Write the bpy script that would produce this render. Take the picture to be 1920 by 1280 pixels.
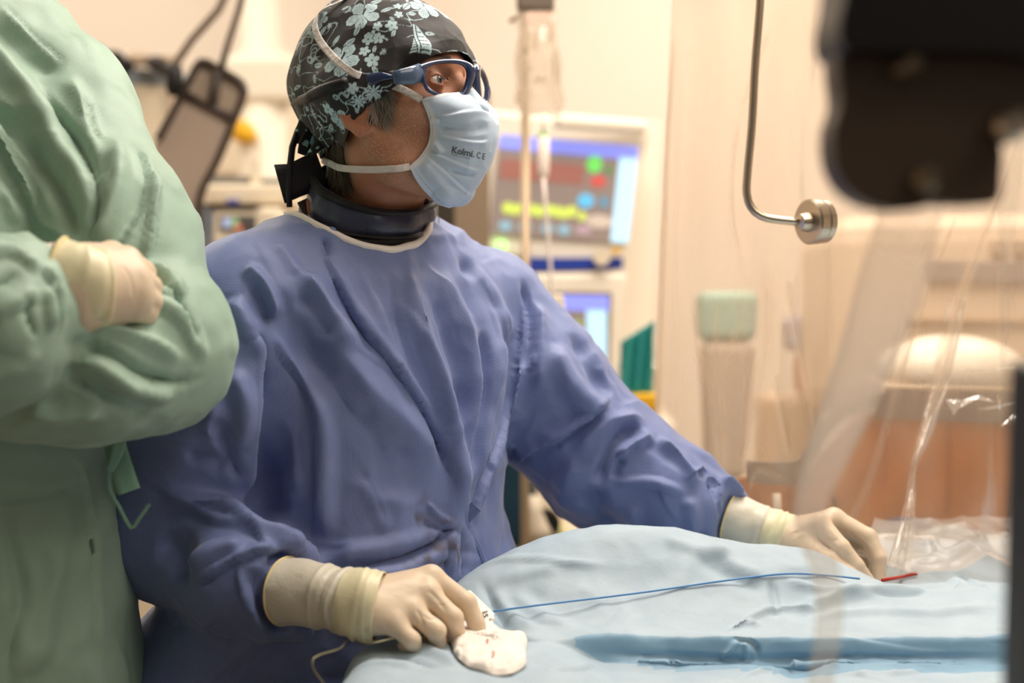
import bpy, bmesh, math, random
import numpy as np
from mathutils import Vector, Matrix
random.seed(7); rng = np.random.RandomState(11)
for o in list(bpy.data.objects): bpy.data.objects.remove(o)
scene = bpy.context.scene
COL = scene.collection

# ------------------------------------------------------------------ camera
F = 1920*50/36.0; PITCH = math.radians(4.0); CAMZ = 1.42
cam_d = bpy.data.cameras.new('camera'); cam = bpy.data.objects.new('camera', cam_d); COL.objects.link(cam)
cam_d.lens = 50; cam_d.sensor_width = 36; cam_d.clip_start = 0.05
cam.location = (0, 0, CAMZ); cam.rotation_euler = (math.pi/2-PITCH, 0, 0)
cam_d.dof.use_dof = True; cam_d.dof.focus_distance = 1.58; cam_d.dof.aperture_fstop = 2.2
scene.camera = cam
# ------------------------------------------------------------------ exposure, world, large lights
scene.view_settings.view_transform = 'Standard'; scene.view_settings.look = 'None'
scene.view_settings.gamma = 1; scene.view_settings.use_curve_mapping = False
scene.view_settings.exposure = 0.0
world = bpy.data.worlds.new('world'); scene.world = world; world.use_nodes = True
world.node_tree.nodes['Background'].inputs[0].default_value = (1.0, 0.90, 0.80, 1)
world.node_tree.nodes['Background'].inputs[1].default_value = 0.13
def area(name, loc, size, energy, color=(1, .915, .83), target=None):
    l = bpy.data.lights.new(name, 'AREA'); l.shape = 'RECTANGLE'; l.size, l.size_y = size
    l.energy = energy; l.color = color
    o = bpy.data.objects.new(name, l); COL.objects.link(o); o.location = loc
    if target is not None:
        o.rotation_euler = (Vector(target)-Vector(loc)).to_track_quat('-Z', 'Y').to_euler()
    return o
area('ceiling_lamp_light', (0.35, 1.9, 2.78), (1.0, 1.0), 33)
area('ceiling_lamp_light', (1.0, 3.3, 2.78), (1.8, 0.9), 24)
area('ceiling_lamp_light', (-1.5, 3.2, 2.78), (1.2, 1.2), 12)
area('ceiling_lamp_light', (1.3, 0.5, 2.78), (1.2, 1.2), 6)

# ------------------------------------------------------------------ pixel / world helpers (camera maths)
CP, SP = math.cos(PITCH), math.sin(PITCH)
def W(px, py, d):
    u = (px-960)/F*d; v = -(py-640)/F*d
    return np.array([u, CP*d+SP*v, CAMZ - SP*d + CP*v])
def proj(V):
    V = np.asarray(V, float); y = V[:, 1]; z = V[:, 2]-CAMZ
    d = CP*y - SP*z; v = SP*y + CP*z
    return np.stack([960+F*V[:, 0]/d, 640-F*v/d, d], 1)
def unit(v): v = np.asarray(v, float); return v/np.linalg.norm(v)

# ------------------------------------------------------------------ signed distance shapes
def cone(P, a, b, r1, r2=None):
    r2 = r1 if r2 is None else r2
    a = np.asarray(a, np.float32); b = np.asarray(b, np.float32); ab = b-a
    t = np.clip(((P-a)@ab)/max(float(ab@ab), 1e-9), 0, 1)
    return np.linalg.norm(P-a-t[:, None]*ab, axis=1) - (r1+(r2-r1)*t)
def chain(P, pts, rs, k=.004):
    d = None
    for i in range(len(pts)-1):
        e = cone(P, pts[i], pts[i+1], rs[i], rs[i+1]); d = e if d is None else smin(d, e, k)
    return d
def ell(P, c, r, M=None):
    q = P-np.asarray(c, np.float32)
    if M is not None: q = q@np.asarray(M, np.float32).T      # rows of M = axes
    r = np.asarray(r, np.float32)
    k0 = np.linalg.norm(q/r, axis=1); k1 = np.linalg.norm(q/(r*r), axis=1)+1e-9
    return k0*(k0-1)/k1
def smin(a, b, k):
    h = np.clip(.5+.5*(b-a)/k, 0, 1); return b+(a-b)*h - k*h*(1-h)
def smax(a, b, k): return -smin(-a, -b, k)
def loft(P, rows, fdir, ldir):
    """rows: (z, cx, cy, r_side, r_front) ascending z"""
    R = np.array(rows, float); z = P[:, 2]
    zc = np.clip(z, R[0, 0], R[-1, 0])
    cx, cy, a, b = [np.interp(zc, R[:, 0], R[:, i]) for i in (1, 2, 3, 4)]
    dx = P[:, 0]-cx; dy = P[:, 1]-cy
    l = dx*ldir[0]+dy*ldir[1]; f = dx*fdir[0]+dy*fdir[1]
    q = (np.abs(l/a)**2.3+np.abs(f/b)**2.3)**(1/2.3)
    d = (q-1)*np.minimum(a, b)
    dz = np.maximum(z-R[-1, 0], R[0, 0]-z)
    return np.maximum(d, dz)
def snets(f, lo, hi, h):
    lo = np.asarray(lo, float); hi = np.asarray(hi, float); K = 4; H = K*h
    nc = np.ceil((hi-lo)/H).astype(int)+1; n = nc*K
    ax = [lo[i]+H*(np.arange(nc[i])+.5)-h*.5 for i in range(3)]
    G = np.stack(np.meshgrid(*ax, indexing='ij'), -1).reshape(-1, 3).astype(np.float32)
    Dc = f(G).reshape(nc)
    D = np.repeat(np.repeat(np.repeat(Dc, K, 0), K, 1), K, 2).astype(np.float32)
    idx = np.argwhere(np.abs(D) < H*2.2)
    for s in range(0, len(idx), 400000):
        q = idx[s:s+400000]; D[q[:, 0], q[:, 1], q[:, 2]] = f((lo+q*h).astype(np.float32))
    D = np.where(D == 0, 1e-9, D)
    S = D < 0
    c = sum(S[i:n[0]-1+i, j:n[1]-1+j, k:n[2]-1+k].astype(np.int8) for i in (0, 1) for j in (0, 1) for k in (0, 1))
    act = np.argwhere((c > 0) & (c < 8))
    acc = np.zeros((len(act), 3)); cnt = np.zeros(len(act))
    C8 = [(i, j, k) for i in (0, 1) for j in (0, 1) for k in (0, 1)]
    for A in C8:
        for axx in range(3):
            if A[axx] == 0:
                B = list(A); B[axx] = 1
                da = D[act[:, 0]+A[0], act[:, 1]+A[1], act[:, 2]+A[2]]; db = D[act[:, 0]+B[0], act[:, 1]+B[1], act[:, 2]+B[2]]
                m = (da < 0) != (db < 0); t = np.where(m, da/np.where(m, da-db, 1), 0)
                p = np.array(A, float)[None].repeat(len(act), 0); p[:, axx] += t
                acc += p*m[:, None]; cnt += m
    V = lo+(act+acc/cnt[:, None])*h
    I = -np.ones(np.array(n)-1, np.int32); I[act[:, 0], act[:, 1], act[:, 2]] = np.arange(len(act))
    Q = []
    for a in range(3):
        b, cc = (a+1) % 3, (a+2) % 3
        sl0 = [slice(0, n[i]) for i in range(3)]; sl1 = list(sl0)
        sl0[a] = slice(0, n[a]-1); sl1[a] = slice(1, n[a])
        s0, s1 = S[tuple(sl0)], S[tuple(sl1)]
        e = np.argwhere(s0 != s1)
        e = e[(e[:, b] > 0) & (e[:, cc] > 0) & (e[:, b] < n[b]-1) & (e[:, cc] < n[cc]-1)]
        fl = s0[e[:, 0], e[:, 1], e[:, 2]]
        def g(ob, oc):
            t = e.copy(); t[:, b] -= ob; t[:, cc] -= oc; return I[t[:, 0], t[:, 1], t[:, 2]]
        q = np.stack([g(1, 1), g(0, 1), g(0, 0), g(1, 0)], 1)
        q = np.where(fl[:, None], q, q[:, ::-1]); Q.append(q[(q >= 0).all(1)])
    return V, np.concatenate(Q)
def vnormals(V, Q):
    n = np.cross(V[Q[:, 2]]-V[Q[:, 0]], V[Q[:, 3]]-V[Q[:, 1]]); N = np.zeros_like(V)
    for i in range(4): np.add.at(N, Q[:, i], n)
    return N/(np.linalg.norm(N, axis=1)[:, None]+1e-12)
def vsmooth(V, Q, it=2, lam=.5):
    for _ in range(it):
        A = np.zeros_like(V); c = np.zeros(len(V))
        for i in range(4):
            for j in ((i+1) % 4, (i+3) % 4):
                np.add.at(A, Q[:, i], V[Q[:, j]]); np.add.at(c, Q[:, i], 1)
        V = V+lam*(A/np.maximum(c, 1)[:, None]-V)
    return V
_lat = rng.rand(64, 64, 64).astype(np.float32)
def vnoise(P, s):
    p = np.asarray(P)*s+17.3; i = np.floor(p).astype(int); f = p-i; f = f*f*(3-2*f); r = 0
    for a in (0, 1):
        for b in (0, 1):
            for c in (0, 1):
                w = (f[:, 0] if a else 1-f[:, 0])*(f[:, 1] if b else 1-f[:, 1])*(f[:, 2] if c else 1-f[:, 2])
                r = r+w*_lat[(i[:, 0]+a) & 63, (i[:, 1]+b) & 63, (i[:, 2]+c) & 63]
    return r*2-1
def worley(P, s, seed=0):
    p = np.asarray(P)*s+50.5; i = np.floor(p).astype(int); f = p-i; d1 = np.full(len(p), 9.)
    for a in (-1, 0, 1):
        for b in (-1, 0, 1):
            for c in (-1, 0, 1):
                x, y, z = i[:, 0]+a, i[:, 1]+b, i[:, 2]+c; q = [_lat[(x+7*k+seed) & 63, (y+13*k) & 63, (z+29*k) & 63] for k in (1, 2, 3)]
                d1 = np.minimum(d1, (a+q[0]-f[:, 0])**2+(b+q[1]-f[:, 1])**2+(c+q[2]-f[:, 2])**2)
    return np.sqrt(d1)
def ridged(P, s): return 1-2*np.abs(vnoise(P, s))
def polyres(pts, step):
    pts = np.asarray(pts, float)
    if len(pts) > 2:                                    # catmull-rom densify
        out = []
        Pp = np.vstack([2*pts[0]-pts[1], pts, 2*pts[-1]-pts[-2]])
        for i in range(1, len(Pp)-2):
            m = max(2, int(np.linalg.norm(Pp[i+1]-Pp[i])/step))
            for t in np.linspace(0, 1, m, endpoint=False):
                out.append(.5*((2*Pp[i])+(-Pp[i-1]+Pp[i+1])*t+(2*Pp[i-1]-5*Pp[i]+4*Pp[i+1]-Pp[i+2])*t*t+(-Pp[i-1]+3*Pp[i]-3*Pp[i+1]+Pp[i+2])*t**3))
        out.append(pts[-1]); return np.array(out)
    m = max(2, int(np.linalg.norm(pts[1]-pts[0])/step)+1)
    return pts[0]+(pts[1]-pts[0])*np.linspace(0, 1, m)[:, None]
def pick(V, N, PX, pts):
    """3D surface points under given picture points (nearest layer)"""
    C = np.array([0, 0, CAMZ]); out = []
    front = ((V-C)*N).sum(1) < 0
    Vf, Pf = V[front], PX[front]
    for p in pts:
        r = 6
        while True:
            m = (np.abs(Pf[:, 0]-p[0]) < r) & (np.abs(Pf[:, 1]-p[1]) < r)
            if m.any() or r > 80: break
            r *= 1.6
        if not m.any(): continue
        k = np.where(m)[0]; near = k[Pf[k, 2] < Pf[k, 2].min()+.02]
        out.append(W(p[0], p[1], Pf[near, 2].mean()))
    return np.array(out)
def raise_lines(V, N, lines):
    disp = np.zeros(len(V))
    for L, w, amp, kind in lines:
        lo = L.min(0)-3.2*w; hi = L.max(0)+3.2*w
        k = np.where(((V > lo) & (V < hi)).all(1))[0]
        if not len(k): continue
        P = V[k]; best = np.full(len(k), 1e9); T = np.zeros(len(k)); sd = np.zeros(len(k)); ns = len(L)-1
        for i in range(ns):
            ab = L[i+1]-L[i]; t = np.clip(((P-L[i])@ab)/(ab@ab+1e-12), 0, 1)
            q = P-L[i]-t[:, None]*ab; dd = np.linalg.norm(q, axis=1); m = dd < best
            best[m] = dd[m]; T[m] = (i+t[m])/ns
            sd[m] = (q*np.cross(N[k], ab/(np.linalg.norm(ab)+1e-9))).sum(1)[m]
        taper = np.clip(np.minimum(T, 1-T)*4.5+.08, 0, 1); taper = taper*taper*(3-2*taper)
        x = best/w; s = sd/w
        tent = lambda x, b: np.clip(1-np.sqrt(x*x+.02)/b, 0, 1)
        if kind == 'r': h = .55*tent(x, 1.7)+.45*np.exp(-x*x)
        elif kind == 's': h = tent(x, 1.25)                 # sharp crest
        elif kind == 'v': h = -tent(x, 1.25)                # sharp valley
        elif kind == 'w': h = -(.5*tent(x, 1.8)+.5*np.exp(-x*x))   # broad hollow
        elif kind == 'l': h = np.where(s > 0, np.exp(-1.3*s), -.6*np.exp(2.2*s))*np.tanh(np.abs(s)*w/.0028)  # left side raised
        else: h = np.where(s < 0, np.exp(1.3*s), -.6*np.exp(-2.2*s))*np.tanh(np.abs(s)*w/.0028)
        disp[k] += amp*h*taper*(np.abs(x) < 3.2)
    return V+N*disp[:, None]
def folds(V, Q, strokes):
    """raise folds on the cloth along 3D lines; stroke = (picture points, width px, height mm, kind)"""
    N = vnormals(V, Q); PX = proj(V); out = []
    for st in strokes:
        pts, w, amp, kind = st[:4]
        L = pick(V, N, PX, polyres(pts, 14))
        if len(L) < 2: continue
        for _ in range(3): L[1:-1] = (L[:-2]+L[1:-1]*2+L[2:])/4
        dm = np.linalg.norm(L.mean(0)-np.array([0, 0, CAMZ])); out.append((L, w*dm/F, amp/1000., kind))
    return raise_lines(V, N, out)
def crinkle(V, Q, n, base, length=(.05, .14), width=(.007, .016), amp=(.0015, .004), zmin=.9, spread=.5, seed=3, kinds='srvlk'):
    """n short random creases laid along the cloth (base: pull direction, or a function of the point)"""
    r = np.random.RandomState(seed); N = vnormals(V, Q); ok = np.where((V[:, 2] > zmin) & (((V-np.array([0, 0, CAMZ]))*N).sum(1) < 0))[0]; out = []
    for _ in range(n):
        p = V[ok[r.randint(len(ok))]]; nrm = N[np.argmin(((V-p)**2).sum(1))]; d = (base(p) if callable(base) else np.array(base, float))+r.normal(0, spread, 3)
        ln = r.uniform(*length); L = [p]; near = V[((np.abs(V-p)) < ln).all(1)]; nn = N[((np.abs(V-p)) < ln).all(1)]; bend = r.normal(0, .25, 3)
        for k in range(5):
            d = unit(d-nrm*np.dot(d, nrm)+bend*.3); q = L[-1]+d*ln/5; i = np.argmin(((near-q)**2).sum(1)); nrm = nn[i]; L.append(.5*q+.5*near[i])
        out.append((np.array(L), r.uniform(*width), r.uniform(*amp), kinds[r.randint(len(kinds))]))
    return raise_lines(V, N, out)

# ------------------------------------------------------------------ mesh building
def link(name, me, m=None, parent=None, smooth=True):
    o = bpy.data.objects.new(name, me); COL.objects.link(o)
    for x in (m if isinstance(m, (list, tuple)) else [m]):
        if x is not None: me.materials.append(x)
    if smooth: me.polygons.foreach_set('use_smooth', [True]*len(me.polygons))
    if parent is not None:
        o.parent = parent; o.matrix_parent_inverse = parent.matrix_world.inverted()
    return o
def npmesh(name, V, Q, m, parent=None, smooth=True, attrs=None, mi=None):
    me = bpy.data.meshes.new(name); V = np.asarray(V, np.float32); Q = np.asarray(Q, np.int32)
    k = Q.shape[1]
    me.vertices.add(len(V)); me.vertices.foreach_set('co', V.ravel())
    me.loops.add(Q.size); me.loops.foreach_set('vertex_index', Q.ravel())
    me.polygons.add(len(Q)); me.polygons.foreach_set('loop_start', np.arange(0, Q.size, k, dtype=np.int32))
    me.update(calc_edges=True)
    for n_, a in (attrs or {}).items():
        at = me.attributes.new(n_, 'FLOAT', 'POINT'); at.data.foreach_set('value', np.asarray(a, np.float32))
    o = link(name, me, m, parent, smooth)
    if mi is not None: me.polygons.foreach_set('material_index', np.asarray(mi, np.int32))
    return o
def grid(name, P, m, parent=None, closeu=False, closev=False, thick=0, attrs=None, flip=False, smooth=True):
    """P: nu x nv x 3"""
    P = np.asarray(P, float); nu, nv = P.shape[:2]
    a = np.arange(nu if closeu else nu-1); b = np.arange(nv if closev else nv-1)
    A, B = np.meshgrid(a, b, indexing='ij'); A = A.ravel(); B = B.ravel()
    A1 = (A+1) % nu; B1 = (B+1) % nv
    Q = np.stack([A*nv+B, A1*nv+B, A1*nv+B1, A*nv+B1], 1)
    if flip: Q = Q[:, ::-1]
    o = npmesh(name, P.reshape(-1, 3), Q, m, parent, smooth, attrs)
    if thick:
        s = o.modifiers.new('s', 'SOLIDIFY'); s.thickness = thick; s.offset = 0
    return o
class MB:
    """collects boxes, tubes, lathes into ONE mesh"""
    def __init__(s): s.bm = bmesh.new()
    def box(s, c, size, rot=None, bev=0, seg=2):
        r = bmesh.ops.create_cube(s.bm, size=1); vs = r['verts']
        M = Matrix.Translation(Vector(c))@(rot.to_4x4() if rot is not None else Matrix())@Matrix.Diagonal((*size, 1))
        bmesh.ops.transform(s.bm, matrix=M, verts=vs)
        if bev:
            es = list({e for v in vs for e in v.link_edges})
            bmesh.ops.bevel(s.bm, geom=es, offset=bev, segments=seg, affect='EDGES', profile=.5)
        return s
    def hexa(s, pts):
        """8 points: front 4 then back 4"""
        v = [s.bm.verts.new(tuple(map(float, p))) for p in pts]
        for f in ((0, 1, 2, 3), (7, 6, 5, 4), (0, 4, 5, 1), (1, 5, 6, 2), (2, 6, 7, 3), (3, 7, 4, 0)):
            s.bm.faces.new([v[i] for i in f])
        return s
    def tube(s, pts, r, n=12, cap=True, flat=None, up=None):
        pts = [Vector(tuple(map(float, p))) for p in pts]; rings = []
        rr = r if isinstance(r, (list, tuple, np.ndarray)) else [r]*len(pts)
        u = None
        for i, p in enumerate(pts):
            t = (pts[min(i+1, len(pts)-1)]-pts[max(i-1, 0)]).normalized()
            if u is None:
                u = Vector(up) if up is not None else (Vector((0, 0, 1)) if abs(t.z) < .9 else Vector((1, 0, 0)))
            u = (u-t*u.dot(t)).normalized(); w = t.cross(u)
            fl = 1 if flat is None else flat
            rings.append([s.bm.verts.new(p+rr[i]*(math.cos(2*math.pi*k/n)*w*fl+math.sin(2*math.pi*k/n)*u)) for k in range(n)])
        for a, b in zip(rings, rings[1:]):
            for k in range(n): s.bm.faces.new([a[k], a[(k+1) % n], b[(k+1) % n], b[k]])
        if cap:
            s.bm.faces.new(rings[0][::-1]); s.bm.faces.new(rings[-1])
        return s
    def lathe(s, o, axis, prof, n=32, cap=True):
        """prof: list of (distance along axis, radius)"""
        ax = Vector(axis).normalized(); u = ax.orthogonal().normalized(); w = ax.cross(u); o = Vector(tuple(map(float, o)))
        rings = [[s.bm.verts.new(o+ax*h+r*(math.cos(2*math.pi*k/n)*u+math.sin(2*math.pi*k/n)*w)) for k in range(n)] for h, r in prof]
        for a, b in zip(rings, rings[1:]):
            for k in range(n): s.bm.faces.new([a[k], a[(k+1) % n], b[(k+1) % n], b[k]])
        if cap: s.bm.faces.new(rings[0][::-1]); s.bm.faces.new(rings[-1])
        return s
    def prism(s, poly, d):
        """poly: 3D loop, extruded by vector d"""
        a = [s.bm.verts.new(tuple(map(float, p))) for p in poly]; d = Vector(tuple(map(float, d)))
        b = [s.bm.verts.new(v.co+d) for v in a]; n = len(a)
        s.bm.faces.new(a); s.bm.faces.new(b[::-1])
        for i in range(n): s.bm.faces.new([a[(i+1) % n], a[i], b[i], b[(i+1) % n]])
        return s
    def build(s, name, m, parent=None, smooth=False, bev=0, sub=0):
        bmesh.ops.recalc_face_normals(s.bm, faces=s.bm.faces[:])
        me = bpy.data.meshes.new(name); s.bm.to_mesh(me); s.bm.free()
        o = link(name, me, m, parent, smooth)
        if bev:
            b = o.modifiers.new('b', 'BEVEL'); b.width = bev; b.segments = 3; b.limit_method = 'ANGLE'
        if sub:
            b = o.modifiers.new('u', 'SUBSURF'); b.levels = b.render_levels = sub
        if smooth == 'auto': pass
        return o
def tag(o, label, cat, group=None, kind=None):
    if label: o['label'] = label
    if cat: o['category'] = cat
    if group: o['group'] = group
    if kind: o['kind'] = kind
    return o
def thing(name, label, cat, loc=(0, 0, 0), group=None):
    o = bpy.data.objects.new(name, None); COL.objects.link(o); o.location = tuple(map(float, loc)); o.empty_display_size = .05
    bpy.context.view_layer.update()
    return tag(o, label, cat, group)

# ------------------------------------------------------------------ materials
def lin(c):
    if isinstance(c, str): c = tuple(int(c[i:i+2], 16) for i in (0, 2, 4))
    return tuple(((v/255.)/12.92 if v/255. <= .04045 else ((v/255.+.055)/1.055)**2.4) for v in c)+(1,)
def mat(name, col, rough=.5, metal=0, spec=.5, sub=0, sheen=0, emit=None, estr=1, coat=0, trans=0, ior=1.45):
    m = bpy.data.materials.new(name); m.use_nodes = True; b = m.node_tree.nodes['Principled BSDF']; i = b.inputs
    i['Base Color'].default_value = lin(col); i['Roughness'].default_value = rough; i['Metallic'].default_value = metal
    i['Specular IOR Level'].default_value = spec; i['IOR'].default_value = ior
    if sub: i['Subsurface Weight'].default_value = sub; i['Subsurface Radius'].default_value = (1, .4, .25); i['Subsurface Scale'].default_value = .006
    if sheen: i['Sheen Weight'].default_value = sheen; i['Sheen Roughness'].default_value = .5
    if coat: i['Coat Weight'].default_value = coat
    if trans: i['Transmission Weight'].default_value = trans
    if emit: i['Emission Color'].default_value = lin(emit); i['Emission Strength'].default_value = estr
    return m
class NG:
    def __init__(s, m): s.m = m; s.t = m.node_tree; s.b = s.t.nodes['Principled BSDF']
    def n(s, ty, **kw):
        x = s.t.nodes.new(ty)
        for k, v in kw.items():
            if k.startswith('_'): setattr(x, k[1:], v)
            else: x.inputs[k.replace('__', ' ')].default_value = v
        return x
    def l(s, a, b): s.t.links.new(a, b)
def cloth(name, col, col2=None, dots=0, dotamp=.25, rough=.62, wr=14, wrs=.25, spec=.35, sheen=.1, darkdots=0.0):
    """non-woven or woven fabric: embossed dots + fine wrinkles, slight colour variation"""
    m = mat(name, col, rough, spec=spec, sheen=sheen); g = NG(m)
    tc = g.n('ShaderNodeTexCoord'); no = g.n('ShaderNodeTexNoise', Scale=wr, Detail=5.0, Roughness=.55); g.l(tc.outputs['Object'], no.inputs['Vector'])
    b1 = g.n('ShaderNodeBump', Strength=wrs, Distance=.01); g.l(no.outputs['Fac'], b1.inputs['Height']); last = b1
    mx = g.n('ShaderNodeMix', _data_type='RGBA'); mx.inputs[6].default_value = lin(col); mx.inputs[7].default_value = lin(col2 or col)
    cr = g.n('ShaderNodeMapRange'); cr.inputs[1].default_value = .35; cr.inputs[2].default_value = .65; g.l(no.outputs['Fac'], cr.inputs[0]); g.l(cr.outputs[0], mx.inputs[0])
    out = mx.outputs[2]
    if dots:
        vo = g.n('ShaderNodeTexVoronoi', Scale=dots, Randomness=.35); g.l(tc.outputs['Object'], vo.inputs['Vector'])
        b2 = g.n('ShaderNodeBump', Strength=dotamp, Distance=.0006); g.l(vo.outputs['Distance'], b2.inputs['Height']); g.l(b1.outputs[0], b2.inputs['Normal']); last = b2
        if darkdots:
            mr = g.n('ShaderNodeMapRange'); mr.inputs[1].default_value = .1; mr.inputs[2].default_value = .5; mr.inputs[3].default_value = 1-darkdots; mr.inputs[4].default_value = 1.0
            g.l(vo.outputs['Distance'], mr.inputs[0])
            mm = g.n('ShaderNodeMix', _data_type='RGBA', _blend_type='MULTIPLY'); mm.inputs[0].default_value = 1
            g.l(out, mm.inputs[6]); g.l(mr.outputs[0], mm.inputs[7]); out = mm.outputs[2]
    g.l(out, g.b.inputs['Base Color']); g.l(last.outputs[0], g.b.inputs['Normal'])
    return m
def film(name, col='fff6ea', haze=.2, gloss=.2, rough=.12, scale=9, streak=None, bump=.5):
    """thin clear plastic film: mostly transparent, a little milky, glossy"""
    m = bpy.data.materials.new(name); m.use_nodes = True; t = m.node_tree
    for n_ in list(t.nodes): t.nodes.remove(n_)
    N = t.nodes.new; L = t.links.new
    out = N('ShaderNodeOutputMaterial'); tr = N('ShaderNodeBsdfTransparent'); tr.inputs[0].default_value = (.985, .965, .94, 1)
    tl = N('ShaderNodeBsdfTranslucent'); tl.inputs[0].default_value = lin(col)
    df = N('ShaderNodeBsdfDiffuse'); df.inputs[0].default_value = lin(col)
    gl = N('ShaderNodeBsdfGlossy'); gl.inputs['Roughness'].default_value = rough
    tc = N('ShaderNodeTexCoord'); mp = N('ShaderNodeMapping'); mp.inputs['Scale'].default_value = (1, 1, .25)
    no = N('ShaderNodeTexNoise'); no.inputs['Scale'].default_value = scale; no.inputs['Detail'].default_value = 3
    L(tc.outputs['Object'], mp.inputs[0]); L(mp.outputs[0], no.inputs['Vector'])
    bp = N('ShaderNodeBump'); bp.inputs['Strength'].default_value = bump; bp.inputs['Distance'].default_value = .02; L(no.outputs['Fac'], bp.inputs['Height'])
    L(bp.outputs[0], gl.inputs['Normal'])
    md = N('ShaderNodeMixShader'); md.inputs[0].default_value = .5; L(tl.outputs[0], md.inputs[1]); L(df.outputs[0], md.inputs[2])
    m1 = N('ShaderNodeMixShader'); L(tr.outputs[0], m1.inputs[1]); L(md.outputs[0], m1.inputs[2])
    mr = N('ShaderNodeMapRange'); mr.inputs[1].default_value = .3; mr.inputs[2].default_value = .7; mr.inputs[3].default_value = haze*.6; mr.inputs[4].default_value = haze*1.4
    L(no.outputs['Fac'], mr.inputs[0]); hz = mr.outputs[0]
    if streak:
        at = N('ShaderNodeAttribute'); at.attribute_name = streak; ad = N('ShaderNodeMath'); ad.operation = 'ADD'; ad.use_clamp = True
        L(hz, ad.inputs[0]); L(at.outputs['Fac'], ad.inputs[1]); hz = ad.outputs[0]
    L(hz, m1.inputs[0])
    fr = N('ShaderNodeLayerWeight'); fr.inputs['Blend'].default_value = .25; L(bp.outputs[0], fr.inputs['Normal'])
    mu = N('ShaderNodeMath'); mu.operation = 'MULTIPLY_ADD'; mu.inputs[1].default_value = gloss*2; mu.inputs[2].default_value = .02; mu.use_clamp = True; L(fr.outputs['Fresnel'], mu.inputs[0])
    m2 = N('ShaderNodeMixShader'); L(mu.outputs[0], m2.inputs[0]); L(m1.outputs[0], m2.inputs[1]); L(gl.outputs[0], m2.inputs[2]); L(m2.outputs[0], out.inputs[0])
    return m
# ================================================================== THE ROOM
M_wall = mat('wall_paint', 'ece0d2', .7); M_floor = mat('vinyl_floor', 'a89a88', .4); M_ceil = mat('ceiling_tile', 'f2ece0', .8)
def st(o): o['kind'] = 'structure'; return o
def slab(name, lo, hi, m):
    b = MB().box([(a+c)/2 for a, c in zip(lo, hi)], [c-a for a, c in zip(lo, hi)]); return st(b.build(name, m))
slab('floor', (-3, -1.5, -.1), (3.5, 4.4, 0), M_floor)
slab('ceiling', (-3, -1.5, 2.9), (3.5, 4.4, 3.0), M_ceil)
slab('wall_back', (-3, 4.3, 0), (3.5, 4.4, 2.9), M_wall)
slab('wall_left', (-3.1, -1.5, 0), (-3, 4.4, 2.9), M_wall)
slab('wall_right', (3.5, -1.5, 0), (3.6, 4.4, 2.9), M_wall)
M_lampf = mat('lamp_frame', 'e8e4dc', .4); M_lampd = mat('lamp_diffuser', 'fff6e8', .5, emit='fff0dc', estr=3)
for i, (x, y, sx, sy) in enumerate([(.35, 1.9, 1.0, 1.0), (1.0, 3.3, 1.8, .9), (-1.5, 3.2, 1.2, 1.2), (1.3, .5, 1.2, 1.2)]):
    t = thing('ceiling_lamp', ['square ceiling light panel above the operating table', 'wide ceiling light panel above the patient monitors', 'square ceiling light panel above the equipment on the left', 'square ceiling light panel nearest the camera on the right'][i], 'ceiling lamp', (x, y, 2.9))
    MB().box((x, y, 2.87), (sx+.06, sy+.06, .058), bev=.005).build('lamp_frame', M_lampf, t)
    MB().box((x, y, 2.836), (sx, sy, .006)).build('diffuser', M_lampd, t)

M_white = mat('white_enamel', 'f4ead8', .35); M_cream = mat('cream_plastic', 'efe0c6', .4); M_grey = mat('mid_grey', '8f8880', .5)
M_dgrey = mat('dark_grey', '3a3430', .5); M_black = mat('black_rubber', '14110f', .5); M_steel = mat('brushed_steel', 'c9bba8', .28, metal=1)
M_blueg = mat('blue_grey', '9aa3aa', .5); M_teal = mat('teal_cover', '2b8f8a', .6); M_yel = mat('yellow_plastic', 'e8b21c', .5)
M_tealbox = mat('petrol_blue_panel', '17384a', .45)

# ---- patient monitor stack: a tilted box set with its screen ----------------
def quadbox(name, P4, depth, m, parent, bev=0, dirn=None):
    """P4: four front corners (tl,tr,br,bl); extruded away from the camera by depth"""
    P4 = [np.asarray(p) for p in P4]; n = np.cross(P4[1]-P4[0], P4[3]-P4[0]); n = n/np.linalg.norm(n)
    if n[1] < 0: n = -n
    if dirn is not None: n = np.array(dirn, float)
    B = MB().hexa([*P4, *[p+n*depth for p in P4]])
    return B.build(name, m, parent, bev=bev)
def patch(name, O, U, Vv, a, b, c, d, off, th, m, parent):
    """rectangle in a screen's own plane; a..c along U, b..d along V"""
    n = unit(np.cross(U, Vv)); n = n if n[1] < 0 else -n
    P = [O+U*a+Vv*b, O+U*c+Vv*b, O+U*c+Vv*d, O+U*a+Vv*d]
    P = [p+n*off for p in P]
    return MB().hexa([*P, *[p-n*th for p in P]]).build(name, m, parent)
def em(name, c, s=1.0): return mat(name, c, .4, emit=c, estr=s)
E_dark = em('screen_dark', '7c6e67', .85); E_blue = em('screen_blue', '7c84dc', .95); E_lb = em('screen_light_blue', 'a8cfe6', .95)
E_green = em('screen_green', '66c45a', .8); E_red = em('screen_red', 'b8504a', .75); E_cy = em('screen_cyan', '5aa8d0', .8); E_yg = em('screen_yellow_green', 'b9c85a', .85)
E_brown = em('screen_brown', '8a5a50', .8); E_grey = em('screen_grey', 'b3a598', .8)
D1 = 3.15
t = thing('patient_monitor', 'large upper patient monitor with yellow green trace and blue top bar behind the steel pole', 'monitor', W(1075, 500, D1))
quadbox('housing', [W(915, 205, D1), W(1225, 238, D1+.1), W(1168, 505, D1+.1), W(905, 478, D1)], .12, M_white, t, bev=.012)
quadbox('handle', [W(1050, 212, D1-.05), W(1222, 226, D1+.04), W(1218, 250, D1+.04), W(1046, 240, D1-.05)], .04, M_white, t, bev=.012)
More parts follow.
